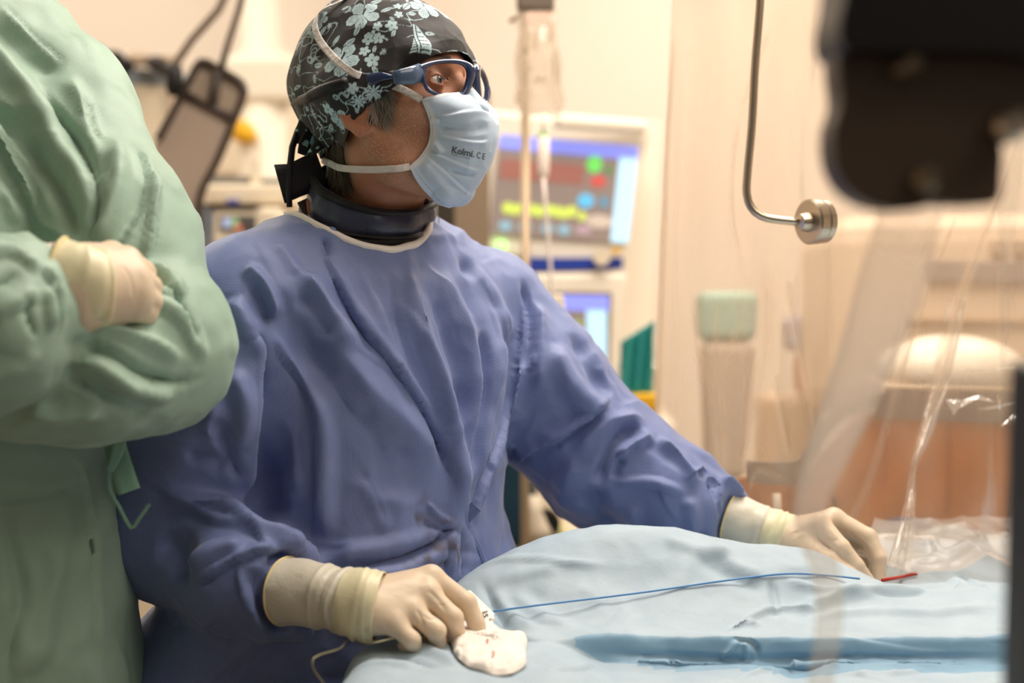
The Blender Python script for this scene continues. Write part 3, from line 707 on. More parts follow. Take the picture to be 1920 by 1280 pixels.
rem = (vr < rr-.001) & (V[:, 2] > 1.30)
stain = np.zeros(len(V))
for x, y, r_ in ((838, 972, .022), (818, 1042, .028), (806, 950, .014), (640, 1150, .008), (852, 1030, .016)):
    c_ = pick(V, N, proj(V), [(x, y)])[0]; q_ = V+.02*np.stack([vnoise(V, 40), vnoise(V+5, 40), vnoise(V+9, 40)], 1); stain = np.maximum(stain, np.clip(1.3-np.linalg.norm(q_-c_, axis=1)/r_, 0, 1)*np.clip(.5+1.5*vnoise(V, 110), 0, 1))
g = NG(M_gown); at_ = g.n('ShaderNodeAttribute'); at_.attribute_name = 'stain'; mx_ = g.n('ShaderNodeMix', _data_type='RGBA'); mx_.inputs[7].default_value = lin('4a3a38')
old_ = g.b.inputs['Base Color'].links[0].from_socket; g.l(old_, mx_.inputs[6]); g.l(at_.outputs['Fac'], mx_.inputs[0]); g.l(mx_.outputs[2], g.b.inputs['Base Color'])
gown = npmesh('gown', V, Q[~rem[Q].any(1)], M_gown, surgeon, attrs={'stain': stain*.8})
M_trim = cloth('white_trim', 'f2e8e0', rough=.6, wr=60, wrs=.2)
gsurf = V[(V[:, 2] > 1.28) & (vr < .25)]; gN = N[(V[:, 2] > 1.28) & (vr < .25)]
aa = np.linspace(-math.pi, math.pi, 181)[:-1]; ctr = []; nn = []
for a in aa:
    r0, z0 = nl(np.array([a])); r0 = r0[0]
    q = np.array([NCX+r0*math.cos(a), NCY+r0*math.sin(a)]); d = np.hypot(gsurf[:, 0]-q[0], gsurf[:, 1]-q[1])+.35*np.abs(gsurf[:, 2]-z0[0]); i = np.argsort(d)[:14]
    ctr.append([q[0], q[1], gsurf[i, 2].mean()]); nn.append(unit(gN[i].mean(0)))
def csm(A_, k):
    for _ in range(k): A_ = (np.roll(A_, 1, 0)+2*A_+np.roll(A_, -1, 0))/4
    return A_
ctr = csm(np.array(ctr), 10); nn = csm(np.array(nn), 30); rows = []
for a, c, n_ in zip(aa, ctr, nn):
    n_ = unit(n_); e = np.array([math.cos(a), math.sin(a), 0]); t_ = unit(e-n_*np.dot(e, n_))
    rows.append([c+t_*x+n_*y for x, y in ((-.0045, -.004), (-.0045, .0015), (-.002, .0035), (.001, .0038), (.0035, .003), (.0045, -.002))])
rows = np.array(rows)
trim = grid('neck_binding', rows, M_trim, gown, closeu=True)
trim['label'] = 'white neckline binding'
# ------------------------------------------------------------------ surgeon: head
HY, HP, HR = math.radians(30), math.radians(10), math.radians(-2)
HO = W(740, 228, 1.66)
fx = np.array([math.cos(HY), -math.sin(HY), 0]); zz_ = np.array([0, 0, 1.])
HX = fx*math.cos(HP)+zz_*math.sin(HP); HZ0 = zz_*math.cos(HP)-fx*math.sin(HP); HL0 = np.array([math.sin(HY), math.cos(HY), 0])
HL = HL0*math.cos(HR)+HZ0*math.sin(HR); HZ = HZ0*math.cos(HR)-HL0*math.sin(HR)
HM = np.stack([HX, HL, HZ])                                  # rows: local axes
def h2w(p): return HO+np.asarray(p, float)@HM
def w2h(P): return (np.asarray(P, float)-HO)@HM.T
NB = w2h(W(697, 470, 1.715)); NF = w2h(W(760, 440, 1.68))
EYE = np.array([.0765, -.0325, .025])
def f_headl(P, ears=True):
    Y = P.copy(); Y[:, 1] = np.abs(Y[:, 1])                    # symmetric features
    d = ell(P, (-.010, 0, .052), (.098, .078, .088))
    d = smin(d, ell(P, (.036, 0, -.008), (.058, .060, .085)), .03)
    d = smin(d, cone(Y, (-.002, .052, -.045), (.060, .018, -.088), .020, .018), .022)
    d = smin(d, cone(Y, (.005, .058, -.02), (.03, .05, -.06), .016, .02), .02)
    d = smin(d, ell(P, (.067, 0, -.089), (.019, .026, .018)), .016)
    d = smin(d, ell(Y, (.060, .046, -.002), (.024, .019, .016)), .018)
    d = smin(d, cone(Y, (.082, .0, .047), (.073, .042, .048), .013, .011), .014)
    d = smin(d, ell(P, (.083, 0, -.055), (.022, .028, .03)), .015)
    d = smin(d, cone(P, (.093, 0, .024), (.113, 0, -.012), .0075, .011), .010)
    d = smin(d, ell(Y, (.101, .012, -.018), (.012, .009, .009)), .006)
    d = smax(d, -ell(Y, (.094, .034, .025), (.019, .019, .015)), .009)
    e = smin(ell(Y, (EYE[0], .0325, EYE[2]), (.0145, .0150, .0145)), 9+0*d, .001)
    lid = smax(e, -ell(Y, (.0925, .0335, .0247), (.012, .0145, .0046)), .0015)
    d = smin(d, lid, .004)
    d = smin(d, cone(P, (-.028, 0, -.02), NB, .056, .060), .025)
    d = smin(d, cone(P, (-.016, -.050, -.045), NB+[.03, -.02, 0], .014, .014), .022)
    if ears:
        EO = np.array([.017, 0, .005])
        hx = EO+np.array([(.004, .074, -.001), (.008, .080, .018), (.001, .086, .030), (-.012, .091, .032), (-.024, .094, .018), (-.026, .093, .0), (-.019, .089, -.017), (-.008, .083, -.027), (.001, .078, -.026)])
        ear = chain(Y, hx, [.0035, .004, .0042, .0042, .0042, .0042, .0048, .0070, .0055], .003)
        ear = smin(ear, ell(Y, EO+(-.010, .082, .002), (.017, .0055, .026)), .007)
        ear = smin(ear, cone(Y, EO+(-.016, .090, .020), EO+(-.014, .090, -.006), .0035, .0035), .004)
        ear = smax(ear, -ell(Y, EO+(-.004, .091, .003), (.0085, .011, .012)), .004)
        ear = smin(ear, cone(Y, EO+(.006, .079, .002), EO+(.007, .080, -.006), .004, .004), .004)
        d = smin(d, ear, .005)
    return d
def f_head(P, ears=True): return f_headl(w2h(P).astype(np.float32), ears)
V, Q = snets(f_head, HO-[.15, .15, .19], HO+[.17, .15, .16], .0017)
V = vsmooth(V, Q, 1, .4); L = w2h(V)
def sm(x, a, b): t = np.clip((x-a)/(b-a), 0, 1); return t*t*(3-2*t)
stub = sm(L[:, 0], -.004, .012)*sm(-L[:, 2], -.012, .012)*sm(L[:, 2], -.125, -.10)*(np.abs(L[:, 1]) > .0)
lips = np.exp(-((L[:, 0]-.1)/.02)**2-((L[:, 2]+.055)/.01)**2-(L[:, 1]/.025)**2)
hairm = sm(-L[:, 0], .012, .03)*sm(L[:, 2], -.075, -.05)
brow = sm(L[:, 0], .05, .065)*np.exp(-((L[:, 2]-.048-.004*np.abs(L[:, 1])/.03)/.0045)**2)*(np.abs(L[:, 1]) > .012)*(np.abs(L[:, 1]) < .052)
earm = sm(np.abs(L[:, 1]), .078, .086)
M_skin = mat('skin', 'b98468', .48, sub=.12, spec=.45)
g = NG(M_skin)
tc = g.n('ShaderNodeTexCoord'); n1 = g.n('ShaderNodeTexNoise', Scale=28.0, Detail=4.0); n2 = g.n('ShaderNodeTexVoronoi', Scale=900.0); n3 = g.n('ShaderNodeTexNoise', Scale=800.0, Detail=2.0)
for n_ in (n1, n2, n3): g.l(tc.outputs['Object'], n_.inputs['Vector'])
def mixc(f, a, b):
    m = g.n('ShaderNodeMix', _data_type='RGBA')
    if hasattr(f, 'links'): g.l(f, m.inputs[0])
    else: m.inputs[0].default_value = f
    for x, i in ((a, 6), (b, 7)):
        if hasattr(x, 'links'): g.l(x, m.inputs[i])
        else: m.inputs[i].default_value = lin(x)
    return m.outputs[2]
def att(n_): a = g.n('ShaderNodeAttribute'); a.attribute_name = n_; return a.outputs['Fac']
def mul(a, b):
    m = g.n('ShaderNodeMath', _operation='MULTIPLY')
    for x, i in ((a, 0), (b, 1)):
        if hasattr(x, 'links'): g.l(x, m.inputs[i])
        else: m.inputs[i].default_value = x
    return m.outputs[0]
def rng_(x, a, b, c=0, d=1):
    m = g.n('ShaderNodeMapRange'); g.l(x, m.inputs[0])
    for i, v in enumerate((a, b, c, d)): m.inputs[i+1].default_value = v
    return m.outputs[0]
c = mixc(rng_(n1.outputs['Fac'], .35, .68), 'c08a6c', 'aa7056')
c = mixc(mul(att('stubble'), rng_(n3.outputs['Fac'], .48, .75)), c, 'd0ac94')
c = mixc(mul(att('stubble'), mul(rng_(n2.outputs['Distance'], .0, .35, 1, 0), .45)), c, '8d6852')
c = mixc(att('brow'), c, '4a382e'); c = mixc(mul(att('earred'), .35), c, 'b8644c')
c = mixc(mul(att('hairroot'), .7), c, '5e5248')
g.l(c, g.b.inputs['Base Color'])
bp = g.n('ShaderNodeBump', Strength=.35, Distance=.0012); g.l(n3.outputs['Fac'], bp.inputs['Height']); g.l(bp.outputs[0], g.b.inputs['Normal'])
# body core under the clothes joins the head as one surface
def f_core(P):
    d = smin(f_torso(P, -.018), cone(P, h2w(NB), W(690, 560, 1.71), .055, .08), .04)
    for ch, rs in (((RS, RE), (.048, .042)), ((RE, W(445, 1072, 1.53)), (.034, .028)), ((W(445, 1072, 1.53), W(536, 1108, 1.484)), (.028, .020)), ((W(536, 1108, 1.484), W(672, 1130, 1.440)), (.020, .020)), ((LS, LE), (.048, .042)), ((LE, W(1270, 925, 1.80)), (.038, .032)), ((W(1270, 925, 1.80), W(1368, 968, 1.785)), (.028, .018)), ((W(1368, 968, 1.785), W(1465, 1004, 1.760)), (.018, .018))):
        d = smin(d, cone(P, *ch, *rs), .02)
    for s in (-1, 1):
        hip = np.array([-.19, 1.74, .92])+lT*.09*s
        d = smin(d, chain(P, [hip, hip+[0, 0, -.42], hip+[0, 0, -.83]], [.085, .06, .045], .02), .03)
    return d
V2, Q2 = snets(f_core, (-.60, 1.38, .05), (.42, 2.05, 1.50), .009)
k = len(V2); z0 = np.zeros(k)
body = npmesh('body', np.vstack([V, V2]), np.vstack([Q, Q2+len(V)]), M_skin, surgeon,
              attrs={'stubble': np.r_[stub, z0], 'brow': np.r_[brow, z0], 'earred': np.r_[earm, z0], 'hairroot': np.r_[hairm, z0]})
for s in (-1, 1):
    c0 = np.array([-.19, 1.74, .05])+lT*.09*s
    f = lambda P, c0=c0: smin(cone(P, c0+fT*.13+[0, 0, -.005], c0-fT*.04, .04, .042), cone(P, c0, c0+[0, 0, .05], .045, .048), .03)
    Vs, Qs = snets(f, c0-[.22, .22, .07], c0+[.22, .22, .12], .008); Vs[:, 2] = np.maximum(Vs[:, 2], .001)
    npmesh('shoe', Vs, Qs, M_white, surgeon)
# eye
def eyeball(side):
    n = 64; P = np.zeros((n, n//2, 3)); c = EYE*[1, side, 1]
    look = unit([1, .10*1, -.04])
    up = np.array([0, 0, 1.]); r = unit(np.cross(up, look)); up = np.cross(look, r)
    for i in range(n):
        for j in range(n//2):
            a = 2*math.pi*i/n; b = math.pi*j/(n//2-1); P[i, j] = c+.0127*(look*math.cos(b)+math.sin(b)*(r*math.cos(a)+up*math.sin(a)))
    L_ = P.reshape(-1, 3); an = np.arccos(np.clip(((L_-c)@look)/.0127, -1, 1))
    o = grid('eye', h2w(L_).reshape(P.shape), M_eye, body, closeu=True, attrs={'ang': an}); return o
M_eye = mat('eye', 'e8dcd2', .12, coat=.6); g = NG(M_eye)
a_ = g.n('ShaderNodeAttribute'); a_.attribute_name = 'ang'; cr = g.n('ShaderNodeValToRGB'); e = cr.color_ramp; e.interpolation = 'LINEAR'
e.elements[0].position = .0; e.elements[0].color = (.005, .005, .006, 1); e.elements[1].position = .62; e.elements[1].color = lin('e6d6cc')
for p, cc in ((.17, '08080a'), (.19, '4a6070'), (.40, '5c7688'), (.46, '242c34'), (.49, 'dccfc6')): x = e.elements.new(p); x.color = lin(cc)
g.l(a_.outputs['Fac'], cr.inputs[0]); g.l(cr.outputs[0], g.b.inputs['Base Color'])
eyeball(1); eyeball(-1)
# ray hits on the head (offset surface)
def hit(px, py, off=0., fn=None, ears=False):
    fn = fn or (lambda P: f_head(P, ears)); d = 1.3
    best = (9, 1.6)
    for _ in range(90):
        s = float(fn(W(px, py, d)[None])[0])-off
        if abs(s) < best[0]: best = (abs(s), d)
        if s < .0002: break
        d += max(s*.8, .0004)
        if d > 1.9: return W(px, py, best[1])
    return W(px, py, d)
def push(P, off, fn=None):
    fn = fn or (lambda Q_: f_head(Q_, False)); P = np.array(P, float); e = .0008
    for _ in range(5):
        d = fn(P); G_ = np.stack([fn(P+np.eye(3)[i]*e)-fn(P-np.eye(3)[i]*e) for i in range(3)], 1)/(2*e)
        G_ /= np.linalg.norm(G_, axis=1)[:, None]+1e-9; m = d < off; P[m] += G_[m]*(off-d[m])[:, None]
    return P
# ---- cap ---------------------------------------------------------------------
CC = np.array([-.012, 0, .045])
brim_px = [(862, 97), (840, 97), (815, 103), (790, 117), (768, 133), (745, 155), (722, 176), (700, 190), (670, 213), (645, 236), (630, 258), (618, 276)]
az, po = [], []
for p in brim_px:
    q = w2h(hit(*p, .005))-CC; az.append(math.atan2(-q[1], q[0])); po.append(math.acos(q[2]/np.linalg.norm(q)))
az = np.array(az); po = np.array(po); o_ = np.argsort(az); az = az[o_]; po = po[o_]
az = np.r_[0, az, math.pi]; po = np.r_[po[0]-.0, po, po[-1]-.05]
NA, NV = 900, 300
A_ = np.linspace(-math.pi, math.pi, NA+1)[:-1]; Vv = np.linspace(0.012, 1, NV)
pb = np.interp(np.abs(A_), az, po); pb = np.convolve(np.r_[pb[-8:], pb, pb[:8]], np.ones(9)/9, 'same')[8:-8]
pb = pb+.13*np.exp(-((np.abs(A_)-1.68)/.24)**2)
T = pb[:, None]*Vv[None]; AA = A_[:, None]+0*T
D = np.stack([np.sin(T)*np.cos(AA), -np.sin(T)*np.sin(AA), np.cos(T)], -1).reshape(-1, 3)
dn = D[::1]; r = np.full(len(D), .2)
for _ in range(14): r = r-np.clip(f_headl((CC+dn*r[:, None]).astype(np.float32), False)-.006, -.05, .05)*.9
r = r.reshape(NA, NV)
r = np.minimum(r, .150)
back = np.clip(-np.cos(AA), 0, 1)*np.sin(T)
puff = .008*back*np.exp(-((T-1.45)/.55)**2)+.010*np.exp(-((T-.55)/.5)**2)*(.5+.5*np.clip(-np.cos(AA), -1, 1))
puff *= np.clip((1-Vv[None])*7, .0, 1)
puff += .004*np.clip((1-Vv[None])*12, 0, 1)
gather = np.sin((T*2.2+AA*0)*0+AA*17+3*np.sin(T*3))*.0022*np.exp(-((Vv[None]-.95)/.12)**2)*(np.abs(AA) > 1.9)
earp = np.exp(-(((np.abs(AA)-1.46)/.46)**2+((T-1.82)/.36)**2))
r = r+puff+gather+.025*earp
Pl = CC+D*r.reshape(-1)[:, None]; Pw = h2w(Pl)
capN = None
Qc = None
Pw = Pw+0
# soft wrinkles
nrm = h2w(CC+D)-h2w(CC)
wr = .0022*ridged(Pw*[1, 1, 1.], 22)+.006*(worley(Pw+.01*vnoise(Pw, 12)[:, None], 20)-.5)+.0010*vnoise(Pw, 45)
Pw = Pw+nrm*wr[:, None]
cap_lookup = (Pw, nrm, proj(Pw))
def cp(x, y):    # surface point on the cap below a picture point, with local frame
    q = pick(*cap_lookup, [(x, y)])[0]
    i = np.argmin(((Pw-q)**2).sum(1)); n = nrm[i]/np.linalg.norm(nrm[i])
    e2 = unit(np.array([0, 0, 1.])-n*n[2]); e1 = np.cross(e2, n); e1 = -e1 if e1[0] < 0 else e1
    return Pw[i], e1, e2
pat = np.zeros(len(Pw)); S = 1.62/F                           # metres per picture pixel there
def stamp(x, y, rad, fn, ang=0):
    c, e1, e2 = cp(x, y); dx = Pw-c; m = np.where((dx*dx).sum(1) < (rad*S*1.25)**2)[0]
    u = dx[m]@e1/S; v = dx[m]@e2/S; ca, sa = math.cos(ang), math.sin(ang)
    u, v = u*ca+v*sa, -u*sa+v*ca
    val = fn(u, v); on = val > -.5; pat[m[on]] = np.maximum(val[on], 0)
def flower(R, n=5, veins=True, ph=0, cut=.36):
    def fn(u, v):
        r = np.hypot(u, v)/R; t = np.arctan2(v, u)+ph; k = np.cos(n*t)
        edge = .66+cut*(np.abs(np.cos(n*t/2))**.55*2-1)*.8+.02*np.sin(t*23)
        out = np.where(r < edge, 1., np.where(r < edge+.07, 0., -1.))
        if veins:
            tt = np.mod(t*n/(2*math.pi)+.5, 1)-.5
            vein = ((np.abs(np.sin(tt*22)) < .22) & (r > .25+.2*np.abs(tt)) & (r < edge-.12)) | ((np.abs(np.abs(tt)-.5) < .035) & (r > .1))
            out = np.where(vein & (out > 0), 0., out)
            out = np.where((np.abs(u-v*.2) < .05*R) & (v > 0) & (r < .45), 0., out)
        else: out = np.where(r < .1, 0., out)
        return out
    return fn
def leaf(R):
    def fn(u, v):
        s = u/R; w = .42*(1-s*s)*(1+.06*np.sin(s*24)); q = np.abs(v/R)
        out = np.where((np.abs(s) < 1) & (q < w), 1., np.where((np.abs(s) < 1.08) & (q < w+.08), 0., -1.))
        vein = (q < .045) | ((np.abs(np.sin((s-q*1.2)*11)) < .25) & (q > .08) & (q < w*.75))
        return np.where(vein & (out > 0), 0., out)
    return fn
def palm(R):
    def fn(u, v):
        r = np.hypot(u, v)/R; t = np.arctan2(v, u); k = np.abs(np.cos(4.5*t+.6*r)); w = .9*k**1.2
        return np.where((r < w*(1-.15*np.abs(np.sin(r*40)))), 1., -1.)
    return fn
def sail(R):
    def fn(u, v):
        s = (v+R)/(2*R); wdt = .62*R*np.sin(np.clip(s, 0, 1)*math.pi*.5+math.pi*.5)**.7*(1+.15*np.sin(s*3))
        ins = (s > 0) & (s < 1) & (u > -.12*R) & (u < wdt)
        out = np.where(ins, 1., -1.)
        lines = ins & ((np.abs(np.mod(s*6, 1)-.5) < .1) & (u > .06*R) & (u < wdt-.08*R)) | (ins & (np.abs(u-.02*R) < .03*R))
        out = np.where(lines, 0., out)
        j = (s > .02) & (s < .55) & (u < -.17*R) & (u > -.17*R-.35*R*(1-s/.55)); out = np.where(j, np.where(np.mod(s*12, 1) < .3, 0., 1.), out)
        return out
    return fn
# thin wavy line drawing scattered over the cloth, then the big shapes
ln = np.abs(vnoise(Pw*[1, 1, 2.2]+.01*vnoise(Pw, 60)[:, None], 48)); gate = vnoise(Pw+3, 22)
pat[(ln < .04) & (gate > -.12)] = .8
ln2 = np.abs(vnoise(Pw*[1, 1, 1.0]+5, 95)); gate2 = vnoise(Pw+9, 30)
pat[(ln2 < .07) & (gate2 > .12)] = .75
for a in ((680, 28, 36, 'F', .3), (795, 14, 33, 'F', .9), (640, 112, 38, 'F', .1), (600, 38, 22, 'F', 1.), (697, 68, 12, 'f', 0), (690, 74, 13, 'f', .4), (710, 72, 12, 'f', 1), (708, 49, 10, 'f', .2),
          (735, 47, 13, 'f', .6), (745, 12, 9, 'f', 0), (748, 27, 9, 'f', .5), (683, 96, 12, 'f', .1), (697, 113, 15, 'f', .8), (636, 222, 24, 'F', .4), (615, 205, 15, 'f', .2),
          (700, 172, 20, 'P', .2), (672, 190, 17, 'P', 1.2), (560, 130, 14, 'P', 0), (835, 30, 13, 'P', .4), (588, 215, 16, 'P', .3), (720, 96, 8, 'P', 0),
          (630, 76, 13, 'L', 1.2), (655, 80, 14, 'L', .7), (597, 122, 14, 'L', -.1), (670, 56, 13, 'L', 1.2), (725, 18, 13, 'L', .3), (762, 12, 15, 'L', .8), (772, 26, 10, 'L', .2), (703, 132, 11, 'L', -1.1),
          (702, 92, 9, 'L', 1.4), (718, 98, 8, 'L', .5), (738, 62, 9, 'L', 1.2), (735, 35, 7, 'L', -1), (605, 58, 12, 'L', 1.1), (618, 48, 9, 'P', .3), (590, 148, 12, 'L', -.9), (705, 4, 13, 'L', .5),
          (575, 250, 14, 'F', .2), (660, 165, 12, 'f', .2), (620, 240, 12, 'L', .8), (602, 232, 10, 'f', .3), (575, 205, 10, 'L', .3), (862, 60, 10, 'P', .2), (648, 15, 10, 'L', .5)):
    if a[3] == 'F': stamp(a[0], a[1], a[2], flower(a[2], 5, True, a[4]))
    elif a[3] == 'f': stamp(a[0], a[1], a[2], flower(a[2], 5, False, a[4]))
    elif a[3] == 'L': stamp(a[0], a[1], a[2], leaf(a[2]), a[4])
    else: stamp(a[0], a[1], a[2], palm(a[2]), a[4])
stamp(783, 72, 40, sail(34), -.12)
# the left half of the cap carries the same print, mirrored
pat = pat.reshape(NA, NV); half = NA//2
pat[:half][np.abs(A_[:half]) < 9] = np.where(True, pat[half+1:][::-1][:half-1][np.r_[0, np.arange(half-1)]], 0) if True else pat[:half]
M_cap = mat('cap_print', '100c0c', .7, sheen=.15); g = NG(M_cap)
a_ = g.n('ShaderNodeAttribute'); a_.attribute_name = 'print'; mx = g.n('ShaderNodeMix', _data_type='RGBA'); mx.inputs[6].default_value = lin('15100f'); mx.inputs[7].default_value = lin('b2ccd4')
tc = g.n('ShaderNodeTexCoord'); no = g.n('ShaderNodeTexNoise', Scale=30.0, Detail=4.0); g.l(tc.outputs['Object'], no.inputs['Vector']); bp = g.n('ShaderNodeBump', Strength=.25, Distance=.006); g.l(no.outputs['Fac'], bp.inputs['Height'])
g.l(a_.outputs['Fac'], mx.inputs[0]); g.l(mx.outputs[2], g.b.inputs['Base Color']); g.l(bp.outputs[0], g.b.inputs['Normal'])
cap = grid('surgical_cap', Pw.reshape(NA, NV, 3), M_cap, surgeon, closeu=True, attrs={'print': pat.ravel()}, flip=False)
cap['label'] = 'black cap printed with pale blue flowers, palms and a sailboat'
CAPV = Pw
# cap tie ends and strap ends at the nape
M_capend = mat('cap_print_end', '15100f', .7); g = NG(M_capend)
tc = g.n('ShaderNodeTexCoord'); vo = g.n('ShaderNodeTexNoise', Scale=75.0, Detail=1.0); g.l(tc.outputs['Object'], vo.inputs['Vector'])
cr = g.n('ShaderNodeValToRGB'); cr.color_ramp.elements[0].position = .55; cr.color_ramp.elements[0].color = lin('15100f'); cr.color_ramp.elements[1].position = .58; cr.color_ramp.elements[1].color = lin('8fbcc2')
g.l(vo.outputs['Fac'], cr.inputs[0]); g.l(cr.outputs[0], g.b.inputs['Base Color'])
def ribbon(name, pts, wd, m, parent, th=.0012, up=(0, -1, 0), n=40, twist=0, sm_=True, milk=None):
    """flat strap; pts world points; wd width (m) or list"""
    pts = polyres(np.array(pts, float), .004); k = len(pts); wd = np.interp(np.linspace(0, 1, k), np.linspace(0, 1, len(np.atleast_1d(wd))), np.atleast_1d(wd))
    rows = []; upv = np.array(up, float) if np.ndim(up) == 1 else None
    for i in range(k):
        t = unit(pts[min(i+1, k-1)]-pts[max(i-1, 0)]); n_ = upv if upv is not None else up[min(len(up)-1, int(i*len(up)/k))]
        n_ = unit(n_-t*np.dot(n_, t)); s = np.cross(t, n_)
        a = twist*i/k; s, n_ = s*math.cos(a)+n_*math.sin(a), n_*math.cos(a)-s*math.sin(a)
        rows.append([pts[i]+s*wd[i]*.5*x+n_*th*.5*y for x, y in ((-1, -1), (-.5, -1), (0, -1), (.5, -1), (1, -1), (1, 1), (.5, 1), (0, 1), (-.5, 1), (-1, 1))])
    at_ = None if milk is None else {'milk': np.repeat(np.interp(np.linspace(0, 1, k), np.linspace(0, 1, len(milk)), milk), 10)}
    return grid(name, np.array(rows), m, parent, closev=True, attrs=at_)
ribbon('cap_tie', [W(588, 238, 1.66), W(578, 262, 1.655), W(570, 280, 1.65), W(566, 290, 1.65)], [.012, .016, .018, .012], M_capend, cap, up=(.3, -1, 0), twist=.5)
ribbon('cap_tie', [W(604, 240, 1.65), W(608, 262, 1.64), W(594, 276, 1.635), W(580, 292, 1.63)], [.012, .014, .013, .008], M_capend, cap, up=(.3, -1, .2), twist=-.6)
ribbon('cap_tie', [W(575, 215, 1.66), W(568, 245, 1.66), W(560, 270, 1.66)], [.014, .018, .012], M_capend, cap, up=(-.3, -1, .2), twist=.3)
# ---- hair: strands at the sideburn and the nape -------------------------------
M_hair = mat('grey_hair', 'a39a90', .5); M_hair2 = mat('dark_hair', '5a4c40', .5)
def hair(name, region, n, ln, dirl, m):
    cand = np.where(region(L))[0]; sel = rng.choice(cand, n); HV = []; HQ = []
    Nn = vnormals(V, Q)
    for i in sel:
        p = V[i]+Nn[i]*.0008; d = unit((np.array(dirl)+rng.normal(0, .22, 3))@HM); s = unit(np.cross(d, Nn[i]))*.00042; l = ln*(.5+rng.rand()); b = len(HV)
        for k in range(5):
            t = k/4; q = p+d*l*t+Nn[i]*(.0018*math.sin(t*3)-.0005*t); w = s*(1-.8*t); HV += [q-w, q+w]
        for k in range(4): HQ.append([b+2*k, b+2*k+1, b+2*k+3, b+2*k+2])
    return npmesh(name, np.array(HV), np.array(HQ), m, body)
hair('sideburn_hair', lambda L: (L[:, 1] < -.055) & (L[:, 0] > .026) & (L[:, 0] < .047-.5*np.clip(.012-L[:, 2], 0, 1)) & (L[:, 2] > -.012) & (L[:, 2] < .045), 800, .017, (.15, 0, -1), M_hair)
hair('nape_hair', lambda L: (L[:, 1] < -.02) & (L[:, 0] < -.034) & (L[:, 0] > -.09) & (L[:, 2] > -.072) & (L[:, 2] < .01), 1500, .018, (.1, 0, -1), M_hair2)
# ---- collar (thyroid shield) ---------------------------------------------------
M_collar = cloth('navy_shield_collar', '2c3148', '343a52', wr=25, wrs=.35, rough=.38, spec=.6); M_coll2 = cloth('black_collar_edge', '17141a', wr=30, wrs=.3, rough=.5)
shield = thing('thyroid_collar', 'dark navy and black protective collar wrapped round the neck above the white neckline', 'collar', W(695, 440, 1.71))
cT, cB = W(703, 352, 1.685), W(690, 438, 1.700)
aT1, aT2 = W(806, 372, 1.70)-W(600, 322, 1.67), np.array([-.012, -.130, -.050])
aB1, aB2 = W(806, 425, 1.70)-W(574, 400, 1.67), np.array([-.012, -.150, -.046])
def collar(name, v0, v1, off, m, parent, nv=14, bulge=.004):
    us = np.linspace(0, 2*math.pi, 161)[:-1]; rows = []
    for a in us:
        ca, sa = math.cos(a)/2, math.sin(a)/2; cl = []
        for s, oo in ((1, off), (-1, off-.004)):
            vs = np.linspace(v0, v1, nv) if s == 1 else np.linspace(v1, v0, nv)
            for v in vs:
                c = cT*(1-v)+cB*v; p = c+(aT1*(1-v)+aB1*v)*ca+(aT2*(1-v)+aB2*v)*sa
                n = unit((p-c)*[1, 1, .2]); bb = bulge*math.sin(math.pi*(v-v0)/(v1-v0)); wv = .0014*math.sin(5*a+6*v)+.001*math.sin(11*a)
                cl.append(p+n*(oo+bb+wv))
        rows.append(cl)
    return grid(name, np.array(rows), m, parent, closeu=True, closev=True)
collar('upper_band', .04, .62, .004, M_collar, shield); collar('top_piping', -.06, .10, .006, M_coll2, shield, 8, .003)
collar('lower_band', .55, .92, .007, M_coll2, shield, 10, .004); collar('seam_piping', .58, .63, .012, M_coll2, shield, 6, .001)
ribbon('closure_flap', [W(604, 318, 1.66), W(580, 326, 1.655), W(552, 338, 1.65), W(524, 345, 1.645)], [.044, .042, .040, .046], M_coll2, shield, th=.004, up=(.2, -1, .1))
ribbon('neck_strap', [W(572, 374, 1.66), W(584, 396, 1.655), W(592, 425, 1.65)], [.02, .022, .022], cloth('brown_strap', '3a2e30', rough=.5), shield, th=.003, up=(.2, -1, .3))
ribbon('orange_tab', [W(578, 376, 1.652), W(581, 392, 1.648), W(584, 408, 1.645)], [.005, .006, .005], mat('orange_tab', 'c8704a', .5), shield, th=.002, up=(.2, -1, .3))
# ---- face mask ------------------------------------------------------------------
M_mask = mat('mask_fabric', 'c9d8ea', .6, sheen=.15, sub=.1); g = NG(M_mask)
a_ = g.n('ShaderNodeAttribute'); a_.attribute_name = 'edge'; mx = g.n('ShaderNodeMix', _data_type='RGBA'); mx.inputs[6].default_value = lin('c4d5e9'); mx.inputs[7].default_value = lin('e4e8ee')
g.l(a_.outputs['Fac'], mx.inputs[0])
b_ = g.n('ShaderNodeAttribute'); b_.attribute_name = 'stitch'; m2 = g.n('ShaderNodeMix', _data_type='RGBA'); m2.inputs[7].default_value = lin('8f98ae'); g.l(mx.outputs[2], m2.inputs[6]); g.l(b_.outputs['Fac'], m2.inputs[0])
g.l(m2.outputs[2], g.b.inputs['Base Color'])
tc = g.n('ShaderNodeTexCoord'); no = g.n('ShaderNodeTexNoise', Scale=35.0, Detail=5.0); g.l(tc.outputs['Object'], no.inputs['Vector']); bp = g.n('ShaderNodeBump', Strength=.2, Distance=.004); g.l(no.outputs['Fac'], bp.inputs['Height']); g.l(bp.outputs[0], g.b.inputs['Normal'])
epx = [(789, 186), (797, 204), (804, 226), (806, 250), (801, 272), (788, 292), (768, 311)]
E = w2h(np.array([hit(*p, .003) for p in epx]))
